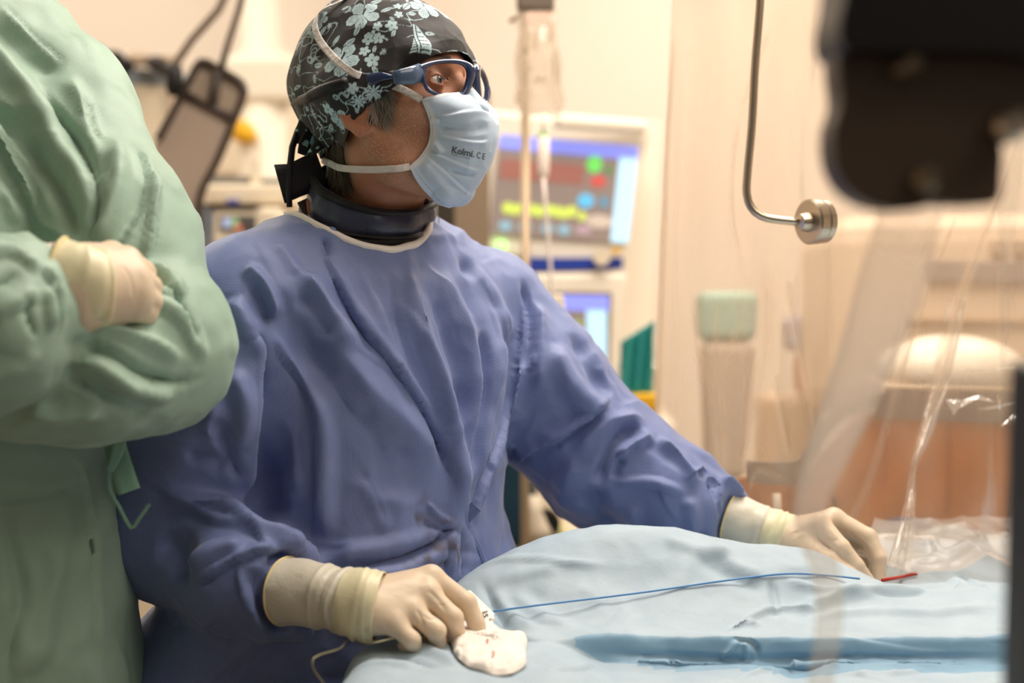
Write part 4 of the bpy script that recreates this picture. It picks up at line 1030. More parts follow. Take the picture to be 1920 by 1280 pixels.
# lower rim continues from the side corner under the jaw to the chin
cen = np.array([(.106, 0, .016), (.117, 0, .000), (.126, 0, -.018), (.127, 0, -.036), (.122, 0, -.058), (.108, 0, -.082), (.085, 0, -.102), (.058, 0, -.113)])
def samp(pts, n):
    p = polyres(pts, .002); s = np.r_[0, np.cumsum(np.linalg.norm(np.diff(p, axis=0), axis=1))]; t = np.linspace(0, s[-1], n)
    return np.stack([np.interp(t, s, p[:, i]) for i in range(3)], 1)
NU, NVm = 241, 170
Ev, Cv = samp(E, NVm), samp(cen, NVm)
u = np.linspace(-1, 1, NU)[:, None]; au = np.abs(u)
X = Cv[None, :, 0]+(Ev[None, :, 0]-Cv[None, :, 0])*au**2.3
Yy = np.sign(u)*np.abs(Ev[None, :, 1])*(np.sin(au*math.pi/2)**1.0)
ex_ = .5+1.0*np.clip(np.linspace(0, 1, NVm)[None]/.3, 0, 1)
Z = Cv[None, :, 2]+(Ev[None, :, 2]-Cv[None, :, 2])*au**ex_
v_ = np.linspace(0, 1, NVm)[None]
nose = np.exp(-(u/.16)**2)*np.exp(-((v_-.0)/.1)**2)*.0
Pm = np.stack([X+0*Yy, -(-Yy), Z+0*Yy], -1)                # +y is the wearer's left
Pm = h2w(Pm.reshape(-1, 3)); Pm = push(Pm, .0025)
idx = np.arange(NU*NVm).reshape(NU, NVm)
Qm = np.stack([idx[:-1, :-1], idx[1:, :-1], idx[1:, 1:], idx[:-1, 1:]], -1).reshape(-1, 4)
Nm = vnormals(Pm, Qm)
if ((Pm-HO)*Nm).sum() < 0: Qm = Qm[:, ::-1]
FM = [([(818, 215), (850, 212), (890, 206), (918, 212)], 7, 2.6, 'k'), ([(820, 238), (845, 240), (880, 250), (915, 236)], 7, 2.0, 'w'), ([(822, 252), (850, 256), (885, 266), (916, 262)], 7, 2.8, 'k'),
      ([(808, 284), (830, 292), (870, 310), (905, 318)], 6, 2.6, 'k'), ([(798, 292), (825, 312), (860, 345), (885, 365)], 6, 2.4, 'k'), ([(805, 225), (825, 228)], 5, 2, 's'),
      ([(840, 318), (870, 326), (893, 330)], 6, 1.6, 'v'), ([(812, 266), (822, 275), (828, 290)], 6, 2.0, 'r'), ([(790, 300), (820, 335), (850, 372)], 10, 1.5, 'r')]
Pm = folds(Pm, Qm, [(a_, b_, c_*2.5, k_) for a_, b_, c_, k_ in FM])
Nm = vnormals(Pm, Qm); Pm = Pm+Nm*(.0009*vnoise(Pm, 40)+.0006*ridged(Pm, 60))[:, None]
ue = np.abs(u)+0*v_; edge = np.clip((ue-.90)/.02, 0, 1); edge = np.maximum(edge, np.clip((.05-v_)/.01, 0, 1)+0*ue)
stv = ((np.abs(ue-.925) < .006) | (np.abs(ue-.965) < .006)) & (np.mod(v_*42, 1) < .5)
stt = (np.abs(v_-.045) < .006) & (np.mod(u*45, 1) < .5); stb = (np.abs(v_-.955) < .005) & (np.mod(u*45, 1) < .5)
mask = npmesh('face_mask', Pm, Qm, M_mask, surgeon, attrs={'edge': edge.ravel(), 'stitch': (.7*(stv | stt | stb)).ravel()})
so = mask.modifiers.new('s', 'SOLIDIFY'); so.thickness = .001; so.offset = -1
mask['label'] = 'pale blue pleated face mask with printed lettering'
MPX = proj(Pm); MN = vnormals(Pm, Qm)
def textmesh(txt, size=1., bold=0.):
    cu = bpy.data.curves.new('t', 'FONT'); cu.body = txt; cu.size = size; cu.offset = bold; cu.resolution_u = 3
    o = bpy.data.objects.new('t', cu); COL.objects.link(o); bpy.context.view_layer.update()
    me = bpy.data.meshes.new_from_object(o.evaluated_get(bpy.context.evaluated_depsgraph_get())); bpy.data.objects.remove(o)
    b = bmesh.new(); b.from_mesh(me); bmesh.ops.triangulate(b, faces=b.faces[:]); b.to_mesh(me); b.free()
    v = np.zeros(len(me.vertices)*3); me.vertices.foreach_get('co', v); v = v.reshape(-1, 3)
    f = np.array([list(p.vertices) for p in me.polygons]); return v, f
def print_on(name, txt, org, ux, uy, m, parent, S_, bold=0., off=.0007):
    """lettering laid on a surface S_=(V,N,PX): org picture point, ux/uy picture vectors per unit of text"""
    v, f = textmesh(txt, 1., bold); px = np.array(org)+v[:, :1]*np.array(ux)+v[:, 1:2]*np.array(uy)
    V_, N_, P_ = S_; out = []
    fr = ((V_-np.array([0, 0, CAMZ]))*N_).sum(1) < 0; P2 = P_[fr]
    for p in px:
        d = ((P2[:, :2]-p)**2).sum(1); i = np.argsort(d)[:3]; out.append(W(p[0], p[1], P2[i, 2].mean()-off))
    return npmesh(name, np.array(out), f, m, parent, smooth=False)
M_ink = mat('grey_print', '5c626c', .7)
MS = (Pm, MN, MPX)
print_on('lettering', 'Kolmi.', (846, 286), (16.5, 3.4), (2.6, -17), M_ink, mask, MS, bold=.02)
print_on('lettering', 'Made in France', (846, 291.5), (5.6, 1.25), (.9, -6), mat('pale_print', '8a92a0', .7), mask, MS)
print_on('lettering', 'C E', (893, 296), (11.0, 2.2), (2.0, -16), M_ink, mask, MS)
# straps
M_strap = cloth('strap_white', 'd8d0cc', wr=90, wrs=.5, rough=.7)
cl_ = (CAPV, vnormals(CAPV, np.stack([np.arange(len(CAPV)-NV-1)]*4, 1)) if False else nrm, proj(CAPV))
up_px = [(664, 139), (640, 122), (618, 100), (601, 78), (592, 55), (594, 38), (602, 25)]
up3 = pick(*cl_, up_px); up3 = up3+np.array([-.1, -1, .2])*.004
s1 = [h for h in [W(790, 187, w2h(E[:1]*0)[0][0]*0+proj(h2w(E[:1]))[0, 2]-.004)]]+[hit(760, 170, .006), hit(735, 160, .008), hit(712, 152, .011)]
pts = np.array(s1+[hit(690, 146, .017)]+list(up3)+[hit(625, 8, .02)+np.array([0, .0, .0]), h2w([.0, .0, .158]), h2w([-.02, .06, .13])])
nr = [unit(push(p[None]+0, .05)[0]-p) if False else unit(p-h2w([-.01, 0, .03])) for p in polyres(pts, .004)]
def surf_ribbon(name, pts, wd, m, parent, th=.0014, cen=(-.01, 0, .03)):
    c = h2w(cen); pr = polyres(np.array(pts, float), .004); return ribbon(name, pts, wd, m, parent, th, up=[unit(p-c) for p in pr])
surf_ribbon('head_strap', pts, [.008, .0085, .0085, .0085], M_strap, mask)
low = [hit(768, 312, .004), hit(745, 316, .006), hit(700, 318, .006), hit(660, 317, .006), hit(635, 314, .006), hit(622, 308, .005), h2w([-.085, -.035, -.03]), h2w([-.098, 0, -.02])]
surf_ribbon('neck_strap', low, .0078, M_strap, mask, cen=(-.01, 0, -.06))
# ---- glasses --------------------------------------------------------------------
M_frame = mat('navy_gloss_frame', '24385e', .16, coat=.8); M_temple = cloth('black_temple', '1c1715', wr=40, wrs=.15, rough=.35)
M_glass = mat('clear_lens', 'fffaf6', .02, trans=1, ior=1.15)
glasses = thing('glasses', 'dark blue and black wraparound glasses with a strap round the back of the cap', 'glasses', h2w([.1, 0, .03]))
def gd(x): return 1.545+(x-770)*(1.598-1.545)/(893-770)+.004
def gp(x, y, dd=0): return W(x, y, gd(x)+dd)
def mir(P): q = w2h(P); q[..., 1] *= -1; return h2w(q)
inner = [(800, 128), (818, 121), (840, 119), (860, 121), (871, 128), (874, 142), (869, 163), (860, 174), (845, 178), (825, 174), (808, 166), (800, 152)]
outer = [(783, 122), (808, 114), (838, 110), (866, 112), (887, 122), (892, 138), (886, 160), (876, 180), (860, 189), (840, 187), (816, 179), (796, 166)]
def loopres(pts, n):
    p = np.array(pts+[pts[0]], float); c = polyres(np.vstack([pts[-1:], p, pts[1:2]]), 1.5); c = polyres(p, 1.5)
    s = np.r_[0, np.cumsum(np.linalg.norm(np.diff(c, axis=0), axis=1))]; t = np.linspace(0, s[-1], n+1)[:-1]; return np.stack([np.interp(t, s, c[:, 0]), np.interp(t, s, c[:, 1])], 1)
n = 72; Li, Lo = loopres(inner, n), loopres(outer, n)
def rim_rows(sg):
    rows = []
    for i in range(n):
        a, b = Li[i], Lo[i]; r = [gp(*a, .0005), gp(*(a*.8+b*.2), -.0025), gp(*((a+b)/2), -.0042), gp(*(a*.2+b*.8), -.0032), gp(*b, .0), gp(*b, .005), gp(*((a+b)/2), .007), gp(*a, .005)]
        r = np.array(r); rows.append(r if sg == 1 else mir(r))
    return np.array(rows)
for sg in (1, -1):
    fr_ = grid('rim', rim_rows(sg), M_frame, glasses, closeu=True, closev=True)
    c_ = gp(838, 149, -.001); lr = []
    for i in range(n):
        a = Li[i]; lr.append([c_+(gp(*a, .0015)-c_)*t+np.array([0, -.0022*(1-t*t), 0]) for t in (0.02, .25, .5, .75, .9, 1.02)]+[c_+(gp(*a, .0030)-c_)*t+np.array([0, -.0022*(1-t*t), 0]) for t in (1.02, .9, .75, .5, .25, 0.02)])
    lr = np.array(lr); lr = lr if sg == 1 else mir(lr)
    grid('lens', lr, M_glass, fr_, closeu=True, closev=True)
    end = [gp(790, 136, .001), gp(770, 142, .001), gp(752, 144, .004), gp(738, 146, .006)]
    if sg == -1: end = [mir(p) for p in end]
    MB().tube(end, [.0105, .0100, .0085, .0070], 18, flat=.42, up=(0, 0, 1)).build('hinge_end', mat('steel_blue_end', '4a607e', .25, coat=.6), glasses, smooth=True)
    tm = [hit(745, 143, .013), hit(715, 147, .015), hit(690, 150, .016), hit(655, 155, .0175)]
    if sg == -1: tm = [mir(p) for p in tm]
    MB().tube([tuple(p) for p in polyres(np.array(tm), .008)], .0072, 14, flat=.5, up=(0, 0, 1)).build('temple_arm', M_temple, glasses, smooth=True)
    ac = [hit(738, 144, .020), hit(715, 143, .021), hit(700, 148, .021), hit(682, 153, .021), hit(676, 154, .02)]
    if sg == -1: ac = [mir(p) for p in ac]
    MB().tube([tuple(p) for p in polyres(np.array(ac), .006)], [.002]+[.0062]*20, 14, flat=.35, up=(0, 0, 1)).build('blue_inlay', M_frame, glasses, smooth=True) if False else \
    MB().tube([tuple(p) for p in ac], [.002, .005, .0066, .0066, .006], 14, flat=.4, up=(0, 0, 1)).build('blue_inlay', M_frame, glasses, smooth=True)
MB().tube([gp(884, 132, -.001), h2w([.112, 0, .036]), mir(gp(884, 132, -.001))], [.004, .0038, .004], 12).build('bridge', M_frame, glasses, smooth=True)
# strap round the back
bs_ = pick(*cl_, [(655, 155), (635, 160), (612, 167), (592, 176), (580, 184)])+np.array([-.2, -1, 0])*.005
bk = [w2h(p) for p in bs_]
bkl = [b*[1, -1, 1] for b in bk]
rear = h2w(np.array([[-.110, -.040, .042], [-.119, 0, .042], [-.110, .040, .042]]))
pts = list(bs_)+list(rear)+[h2w(b) for b in bkl[::-1]]
MB().tube([tuple(p) for p in polyres(np.array(pts), .006)], .0058, 12, up=(0, 0, 1)).build('retainer_strap', M_coll2, glasses, smooth=True)
MB().tube([W(576, 200, 1.70), W(570, 222, 1.685), W(558, 246, 1.665), W(548, 276, 1.655), W(543, 320, 1.648), W(541, 360, 1.645), W(543, 388, 1.645)], [.003, .0035, .0038, .004, .004, .004, .0035], 12).build('hanging_strap_end', M_coll2, glasses, smooth=True)
# ---- gloved hands ---------------------------------------------------------------
M_glove = mat('latex_glove', 'dcc7ad', .42, sub=.15, spec=.45); M_cuff = mat('glove_cuff', 'dcd3c2', .4, sub=.1, spec=.5); M_band = mat('pale_yellow_band', 'e9ddb8', .4, sub=.15); M_bead = mat('rolled_rim', 'ead9a0', .4)
for m_, s_ in ((M_glove, .18), (M_cuff, .5), (M_band, .3)):
    g = NG(m_); tc = g.n('ShaderNodeTexCoord'); no = g.n('ShaderNodeTexNoise', Scale=60.0, Detail=4.0, Distortion=.6); g.l(tc.outputs['Object'], no.inputs['Vector'])
    bp = g.n('ShaderNodeBump', Strength=s_, Distance=.003); g.l(no.outputs['Fac'], bp.inputs['Height']); g.l(bp.outputs[0], g.b.inputs['Normal'])
def hand_sdf(P, wrist, wr, palm, fingers, thumb, extra=(), kp=.012):
    d = None
    for (a, b, r1, r2) in palm:
        e = cone(P, a, b, r1, r2); d = e if d is None else smin(d, e, kp)
    fd = None
    for pts, rs in fingers+thumb:
        e = chain(P, pts, rs, .0035); fd = e if fd is None else smin(fd, e, .0016)
    d = smin(d, fd, .006)
    for (c, r) in extra: d = smin(d, ell(P, c, r), .008)
    return d
def cuffmesh(name, pts, rs, m, parent, wrinkle=.0012, ex=(1, 1), closed_rim=False, n=72, cuts=(), upv=(0, 0, 1)):
    pts = np.array(pts, float); k = max(8, int(np.linalg.norm(np.diff(pts, axis=0), axis=1).sum()/.0016)); P_ = samp(pts, k); t = np.linspace(0, 1, k)
    R_ = np.interp(t, np.linspace(0, 1, len(rs)), rs); rows = []
    for i in range(k):
        tt = unit(P_[min(i+1, k-1)]-P_[max(i-1, 0)]); u_ = unit(np.array(upv)-tt*np.dot(upv, tt)); w_ = np.cross(tt, u_); row_ = []
        for j in range(n):
            a = 2*math.pi*j/n; w = wrinkle*(math.sin(3*a+9*t[i])+.6*math.sin(5*a-14*t[i]+1)); cr = 0
            for (tc_, amp, tilt, wd) in cuts: cr += amp*math.exp(-((t[i]-tc_-tilt*math.sin(a+1))/wd)**2)
            row_.append(P_[i]+(R_[i]+w+cr)*(math.cos(a)*w_*ex[1]+math.sin(a)*u_*ex[0]))
        rows.append(row_)
    o = grid(name, np.array(rows), m, parent, closev=True, flip=True); s = o.modifiers.new('s', 'SOLIDIFY'); s.thickness = .0008; s.offset = 1; return o
def beadloop(name, c, t, r, m, parent, ex=(1, 1), rr=.0012):
    t = unit(t); u_ = unit(np.array([0, 0, 1])-t*t[2]); w_ = np.cross(t, u_); rows = []
    for j in range(72):
        a = 2*math.pi*j/72; e = math.cos(a)*w_*ex[1]+math.sin(a)*u_*ex[0]; en = unit(e)
        rows.append([c+e*r+rr*(math.cos(b)*en+math.sin(b)*t) for b in np.linspace(0, 2*math.pi, 9)[:-1]])
    return grid(name, np.array(rows), m, parent, closeu=True, closev=True)
# right hand (nearer, resting on the gauze)
Wr = W(672, 1128, 1.437); mi_ = W(808, 1082, 1.468); mm_ = W(800, 1112, 1.448); mr_ = W(772, 1146, 1.430); mp_ = W(738, 1168, 1.417)
palm = [(W(690, 1124, 1.45), mi_, .022, .0125), (W(690,1132,1.44), mm_, .024, .0135), (W(690, 1144, 1.43), mr_, .022, .0125), (W(692, 1152, 1.425), mp_, .020, .0115), (W(700, 1135, 1.45), W(790, 1140, 1.46), .022, .018)]
fingers = [([mi_, W(876, 1130, 1.462), W(893, 1168, 1.458), W(901, 1196, 1.455)], [.0120, .0098, .0088, .0080]),
           ([mm_, W(850, 1158, 1.436), W(856, 1186, 1.445), W(840, 1196, 1.455)], [.0118, .0100, .0086, .0080]),
           ([mr_, W(818, 1183, 1.418), W(820, 1202, 1.430), W(800, 1206, 1.442)], [.0115, .0098, .0084, .0078]),
           ([mp_, W(772, 1200, 1.408), W(776, 1211, 1.418), W(758, 1210, 1.428)], [.0108, .0088, .0078, .0070])]
thumb = [([W(700, 1130, 1.47), W(770, 1160, 1.485), W(830, 1188, 1.48), W(868, 1204, 1.475)], [.016, .0125, .0105, .009])]
def f_rh(P): return hand_sdf(P, Wr, .03, palm, fingers, thumb)
V, Q = snets(f_rh, W(780, 1140, 1.44)-[.14, .09, .11], W(780, 1140, 1.44)+[.13, .11, .10], .0016)
V = vsmooth(V, Q, 1, .4)
V = folds(V, Q, [([(800, 1105), (822, 1120), (838, 1150)], 5, 1.4, 'v'), ([(812, 1095), (840, 1112), (858, 1132)], 5, 1.2, 'r'), ([(780, 1140), (792, 1160), (795, 1178)], 4, 1.4, 'v'), ([(720, 1178), (735, 1190), (752, 1192)], 4, 1.2, 'v'),
                 ([(715, 1165), (722, 1185), (740, 1188)], 4, 1.0, 'r'), ([(700, 1100), (740, 1092), (790, 1082)], 12, 1.0, 'r'), ([(820, 1132), (835, 1137), (842, 1130)], 3, 1.0, 'v'), ([(790, 1150), (805, 1165), (815, 1162)], 3, 1.0, 'v')])
glove = npmesh('glove', V, Q, M_glove, surgeon); glove['label'] = 'beige latex glove on the hand resting on the gauze'
ax = [W(536, 1108, 1.484), W(600, 1116, 1.462), W(668, 1130, 1.440), W(700, 1134, 1.436)]
cf = cuffmesh('cuff', ax[:3], [.0352, .0345, .0330, .0322, .0325], M_cuff, glove, .0007, cuts=((.55, .0016, .05, .03), (.68, -.0018, .06, .03), (.80, .0022, .05, .025), (.9, -.0015, -.04, .03)))
beadloop('rolled_rim', ax[0], ax[1]-ax[0], .0352, M_bead, cf, rr=.0015)
cuffmesh('wrist_band', [W(650, 1127, 1.444), W(680, 1133, 1.438), W(712, 1138, 1.436)], [.0335, .0352, .0362, .0345], M_band, glove, .0006, ex=(1.02, .95), cuts=((.45, .0016, .1, .05), (.75, .001, -.08, .05)))
# left hand (farther, holding the catheter)
LWr = W(1462, 1006, 1.757)
i0, i1, i2, i3 = W(1537, 982, 1.735), W(1578, 1026, 1.712), W(1606, 1060, 1.708), W(1627, 1086, 1.71)
m0, m1, m2, m3 = W(1563, 972, 1.757), W(1628, 1006, 1.742), W(1648, 1046, 1.732), W(1649, 1083, 1.728)
r0, r1, r2_, r3 = W(1572, 982, 1.782), W(1630, 1012, 1.772), W(1644, 1050, 1.760), W(1640, 1080, 1.752)
p0, p1, p2, p3 = W(1568, 996, 1.80), W(1612, 1022, 1.795), W(1630, 1055, 1.785), W(1628, 1078, 1.775)
palm = [(W(1484, 1007, 1.75), i0, .021, .0125), (W(1482,1006,1.755), m0, .022, .0130), (W(1482, 1009, 1.765), r0, .021, .0125), (W(1482, 1011, 1.775), p0, .020, .0115), (W(1485, 1018, 1.745), W(1545, 1028, 1.74), .020, .016)]
fingers = [([i0, i1, i2, i3], [.0125, .0102, .0090, .0076]), ([m0, m1, m2, m3], [.0125, .0104, .0092, .0078]), ([r0, r1, r2_, r3], [.012, .010, .009, .0076]), ([p0, p1, p2, p3], [.011, .009, .008, .007])]
thumb = [([W(1500, 1020, 1.735), W(1555, 1052, 1.712), W(1590, 1078, 1.702), W(1612, 1090, 1.70)], [.0150, .0125, .0105, .0088])]
def f_lh(P): return hand_sdf(P, LWr, .03, palm, fingers, thumb)
c_ = W(1560, 1030, 1.74); V, Q = snets(f_lh, c_-[.11, .08, .10], c_+[.11, .10, .09], .0016); V = vsmooth(V, Q, 1, .4)
V = folds(V, Q, [([(1545, 1008), (1560, 1016), (1575, 1012)], 3, 1.0, 'v'), ([(1575, 1040), (1590, 1042), (1600, 1036)], 3, .9, 'v'), ([(1590, 995), (1610, 1012)], 4, 1.1, 'v'), ([(1548, 985), (1570, 1005), (1600, 1048)], 4, .8, 's'),
                 ([(1538, 1030), (1560, 1032), (1565, 1050)], 5, 1.4, 'v'), ([(1500, 990), (1530, 975), (1560, 966)], 6, .8, 'r'), ([(1605, 1003), (1625, 1015), (1635, 1030)], 3, .8, 's'), ([(1540, 990), (1538, 1010), (1548, 1022)], 3, 1, 'v'),
                 ([(1480, 1000), (1500, 990)], 3, 1, 's'), ([(1484, 1015), (1502, 1000), (1512, 1002)], 3, 1, 's')])
glove2 = npmesh('glove', V, Q, M_glove, surgeon); glove2['label'] = 'beige latex glove on the hand holding the catheter'
ax = [W(1368, 968, 1.785), W(1415, 985, 1.773), W(1462, 1003, 1.760), W(1480, 1008, 1.755)]
cf = cuffmesh('cuff', ax[:3], [.0305, .0295, .0285, .0278, .0275], M_cuff, glove2, .0006, cuts=((.6, .0014, .06, .04), (.8, -.0016, .05, .03)))
beadloop('rolled_rim', ax[0], ax[1]-ax[0], .0302, M_bead, cf, rr=.0015)
cuffmesh('wrist_band', [W(1434, 993, 1.767), W(1460, 1003, 1.761), W(1484, 1009, 1.756)], [.0285, .0298, .0300, .0290], M_band, glove2, .0005, cuts=((.3, .0014, .1, .05), (.62, .0018, .03, .06)))
# gown tie at the waist
M_tie = M_gown
for pts, wd in (([(860, 990), (874, 972), (892, 950)], [.008, .013, .015]), ([(864, 990), (878, 1020), (884, 1060), (880, 1085)], [.012, .016, .018, .018]), ([(868, 990), (892, 1015), (905, 1045), (915, 1075)], [.008, .006, .006, .005]),
                ([(862, 992), (860, 1030), (868, 1070), (862, 1100)], [.012, .016, .016, .016])):
    ribbon('gown_tie', [W(x, y, 1.635+.0002*(y-985)) for x, y in pts], wd, M_tie, gown, th=.002, up=(.3, -1, .2), twist=.4)
# ================================================================== ASSISTANT (green gown, arms folded)
assistant = thing('person', 'person in loose green gown standing with folded arms at the left edge', 'person', (-.60, 1.55, 0))
TA = math.radians(50); fA = np.array([math.cos(TA), -math.sin(TA), 0]); lA = np.array([math.sin(TA), math.cos(TA), 0])
def rowA(px, py, d, a, b): p = W(px, py, d); return (p[2], p[0], p[1], a, b)
rows_a = sorted([(.35, -.65, 1.54, .25, .20), (.75, -.655, 1.54, .235, .19), rowA(-45, 1285, 1.545, .21, .165), rowA(-45, 1060, 1.55, .195, .155), rowA(-50, 860, 1.55, .18, .15), rowA(-40, 700, 1.55, .185, .15),
                 rowA(-20, 480, 1.56, .19, .155), rowA(-35, 260, 1.57, .18, .145), rowA(-70, 110, 1.58, .15, .12), rowA(-60, 20, 1.58, .13, .10), rowA(-70, -60, 1.58, .08, .08)])
aLS, aLM, aLE = W(150, 215, 1.60), W(270, 450, 1.52), W(338, 655, 1.46)
aRC = W(150, 540, 1.345); aLF = W(60, 700, 1.36)
def f_green(P):
    d = loft(P, rows_a, fA, lA)
    d = smin(d, chain(P, [W(-25, 95, 1.60), aLS], [.080, .078], .03), .04)
    up = chain(P, [aLS, aLM, aLE], [.080, .076, .072], .04); d = smin(d, up, .020)
    fl = chain(P, [aLE, W(215, 690, 1.385), W(60, 715, 1.36)], [.082, .070, .052], .03); d = smin(d, fl, .012)
    fr = chain(P, [W(-230, 640, 1.38), W(-60, 620, 1.30), W(60, 600, 1.30), W(118, 565, 1.315)], [.08, .080, .072, .044], .03); d = smin(d, fr, .006)
    return d
M_green = cloth('green_gown_cloth', '97b3a1', '9fbba9', dots=520, dotamp=.25, rough=.5, wr=10, wrs=.12, spec=.4, sheen=.2, darkdots=.10)
V, Q = snets(f_green, (-1.12, 1.12, .36), (-.22, 1.86, 1.76), .0048); V = vsmooth(V, Q, 2)
G = []
A([(5, 190), (60, 290), (120, 400), (160, 480)], 22, 9, 'l'); A([(20, 170), (110, 280), (180, 390), (205, 470)], 20, 9, 'v')
A([(0, 60), (90, 170), (150, 260), (220, 350), (240, 420)], 26, 10, 'r'); A([(30, 40), (120, 120), (170, 150)], 30, 8, 'w')
A([(130, 180), (190, 260), (228, 330), (240, 400), (218, 470)], 14, 10, 'v'); A([(60, 20), (130, 90), (175, 130)], 12, 5, 'k')
A([(180, 150), (215, 220), (235, 300), (260, 330)], 18, 6, 'r'); A([(215, 190), (222, 240), (240, 280)], 10, 5, 'v')
A([(300, 270), (315, 300), (330, 340), (318, 400), (290, 450), (268, 520)], 14, 8, 'l'); A([(262, 260), (275, 320), (270, 380), (250, 430), (235, 470)], 18, 9, 'r')
A([(325, 330), (350, 350), (340, 375), (335, 440), (322, 500)], 10, 7, 's'); A([(270, 500), (310, 520), (360, 545), (400, 600), (430, 660)], 12, 9, 'v')
A([(310, 505), (350, 510), (385, 545), (380, 560), (330, 560)], 12, 7, 'r'); A([(300, 570), (360, 580), (410, 620), (435, 680)], 16, 7, 'r')
A([(190, 640), (260, 655), (330, 700), (400, 715), (435, 700)], 12, 8, 'v'); A([(180, 665), (250, 690), (310, 730), (380, 735)], 16, 8, 'r')
A([(170, 700), (220, 720), (290, 745), (350, 750)], 12, 6, 'v'); A([(110, 760), (180, 780), (260, 770)], 20, 6, 'r'); A([(200, 620), (260, 615), (330, 640), (400, 680)], 14, 6, 'r')
A([(10, 500), (60, 480), (110, 490), (140, 520)], 12, 6, 'r'); A([(20, 530), (45, 550), (80, 535), (100, 515)], 10, 6, 'v'); A([(0, 620), (60, 600), (110, 570), (150, 560)], 16, 9, 'l')
A([(115, 560), (112, 600), (135, 630)], 8, 7, 'v'); A([(150, 540), (160, 580), (155, 620)], 10, 6, 'r'); A([(20, 700), (90, 690), (140, 650)], 16, 5, 'r'); A([(140, 500), (165, 530), (180, 580), (175, 620)], 8, 6, 's')
A([(200, 830), (212, 900), (222, 1000), (235, 1280)], 14, 5, 'l'); A([(60, 940), (100, 1100), (60, 1270)], 20, 4, 'v'); A([(0, 930), (80, 925), (160, 915), (200, 900)], 10, 2.5, 'v'); A([(180, 1000), (150, 1100), (120, 1260)], 24, 4, 'r')
A([(60, 350), (100, 430), (120, 480)], 16, 4, 'r'); A([(90, 240), (140, 330), (170, 420)], 22, 5, 'r'); A([(0, 330), (40, 420), (60, 480)], 20, 6, 'v')
V = folds(V, Q, [(a_, b_*1.0, c_*1.0, k_) for a_, b_, c_, k_ in G])
V = crinkle(V, Q, 110, (.35, 0, -.8), length=(.05, .16), seed=9)
N = vnormals(V, Q)
V = V+N*(.012*(worley(V*[1, 1, .5]+.015*vnoise(V, 8)[:, None], 8)-.5)+.0035*(worley(V*[1, 1, .7]+.3, 22)-.5)+.0012*ridged(V*[1, 1, .7]+.02*vnoise(V, 9)[:, None], 13)+.0011*ridged(V+.01*vnoise(V, 20)[:, None], 36)+.004*vnoise(V*[1.2, 1.2, .6], 7))[:, None]
green = npmesh('gown', V, Q, M_green, assistant)
# belt ends at the back
def rb(pts, wd, d=1.50, tw=.3, th=.0012, nm='belt_end'): return ribbon(nm, [W(x+38, y-4, d) for x, y in pts], wd, M_belt, green, th=th, up=(.2, -1, 0), twist=tw)
M_belt = cloth('green_belt', '77a18e', '80aa96', dots=700, rough=.6)
rb([(222, 790), (236, 850), (250, 895), (258, 918)], [.018, .022, .023, .023], 1.46, .3)
rb([(236, 800), (240, 830), (232, 858), (222, 880)], [.013, .014, .011, .008], 1.45, .5)
rb([(222, 880), (224, 915), (240, 945), (262, 984), (275, 970), (296, 940)], [.0035, .0035, .0035, .0035], 1.44, .2)
# glove of the folded right hand, tucked in the crook of the other arm
cA = W(222, 540, 1.335)
kn = [W(262, 492, 1.36), W(278, 520, 1.35), W(282, 548, 1.345), W(276, 575, 1.345)]; tp = [W(300, 530, 1.40), W(308, 555, 1.395), W(306, 580, 1.39), W(296, 598, 1.385)]
wA = [W(165, 520, 1.325), W(170, 535, 1.32), W(175, 552, 1.32), W(180, 568, 1.325)]
def f_ag(P):
    d = None
    for a, b in zip(wA, kn): e = cone(P, a, b, .030, .0145); d = e if d is None else smin(d, e, .016)
    for i, (b, t_) in enumerate(zip(kn, tp)): d = smin(d, chain(P, [b, b*.45+t_*.55+[.006, 0, 0], t_], [.0135, .0112, .0095], .003), .003)
    d = smin(d, chain(P, [W(190, 500, 1.34), W(235, 482, 1.375), W(262, 486, 1.41)], [.018, .0135, .010], .004), .012)
    return d
V, Q = snets(f_ag, cA-[.10, .09, .10], cA+[.11, .13, .10], .0018); V = vsmooth(V, Q, 1, .4)
V = folds(V, Q, [([(225, 480), (245, 520), (240, 575)], 10, 1.0, 'r'), ([(255, 500), (272, 520), (276, 560)], 4, .9, 'v')])
ag = npmesh('glove', V, Q, M_glove, assistant); ag['label'] = 'beige latex glove tucked under the folded arm'
cuffmesh('cuff', [W(128, 528, 1.317), W(165, 537, 1.318), W(196, 542, 1.322), W(225, 543, 1.33)], [.0375, .0370, .0360, .034], M_band, ag, .0005, ex=(1.06, .9), cuts=((.5, .0012, .1, .05), (.8, -.0012, .08, .05)))
beadloop('rolled_rim', W(134, 529, 1.316), W(165, 537, 1.318)-W(128, 528, 1.317), .0380, M_bead, ag, ex=(1.06, .9), rr=.0018)
cuffmesh('knit_cuff', [W(95, 520, 1.325), W(128, 528, 1.317), W(150, 533, 1.317)], [.036, .0365, .036], mat('white_knit', 'e6d6cc', .7), green, .0008)
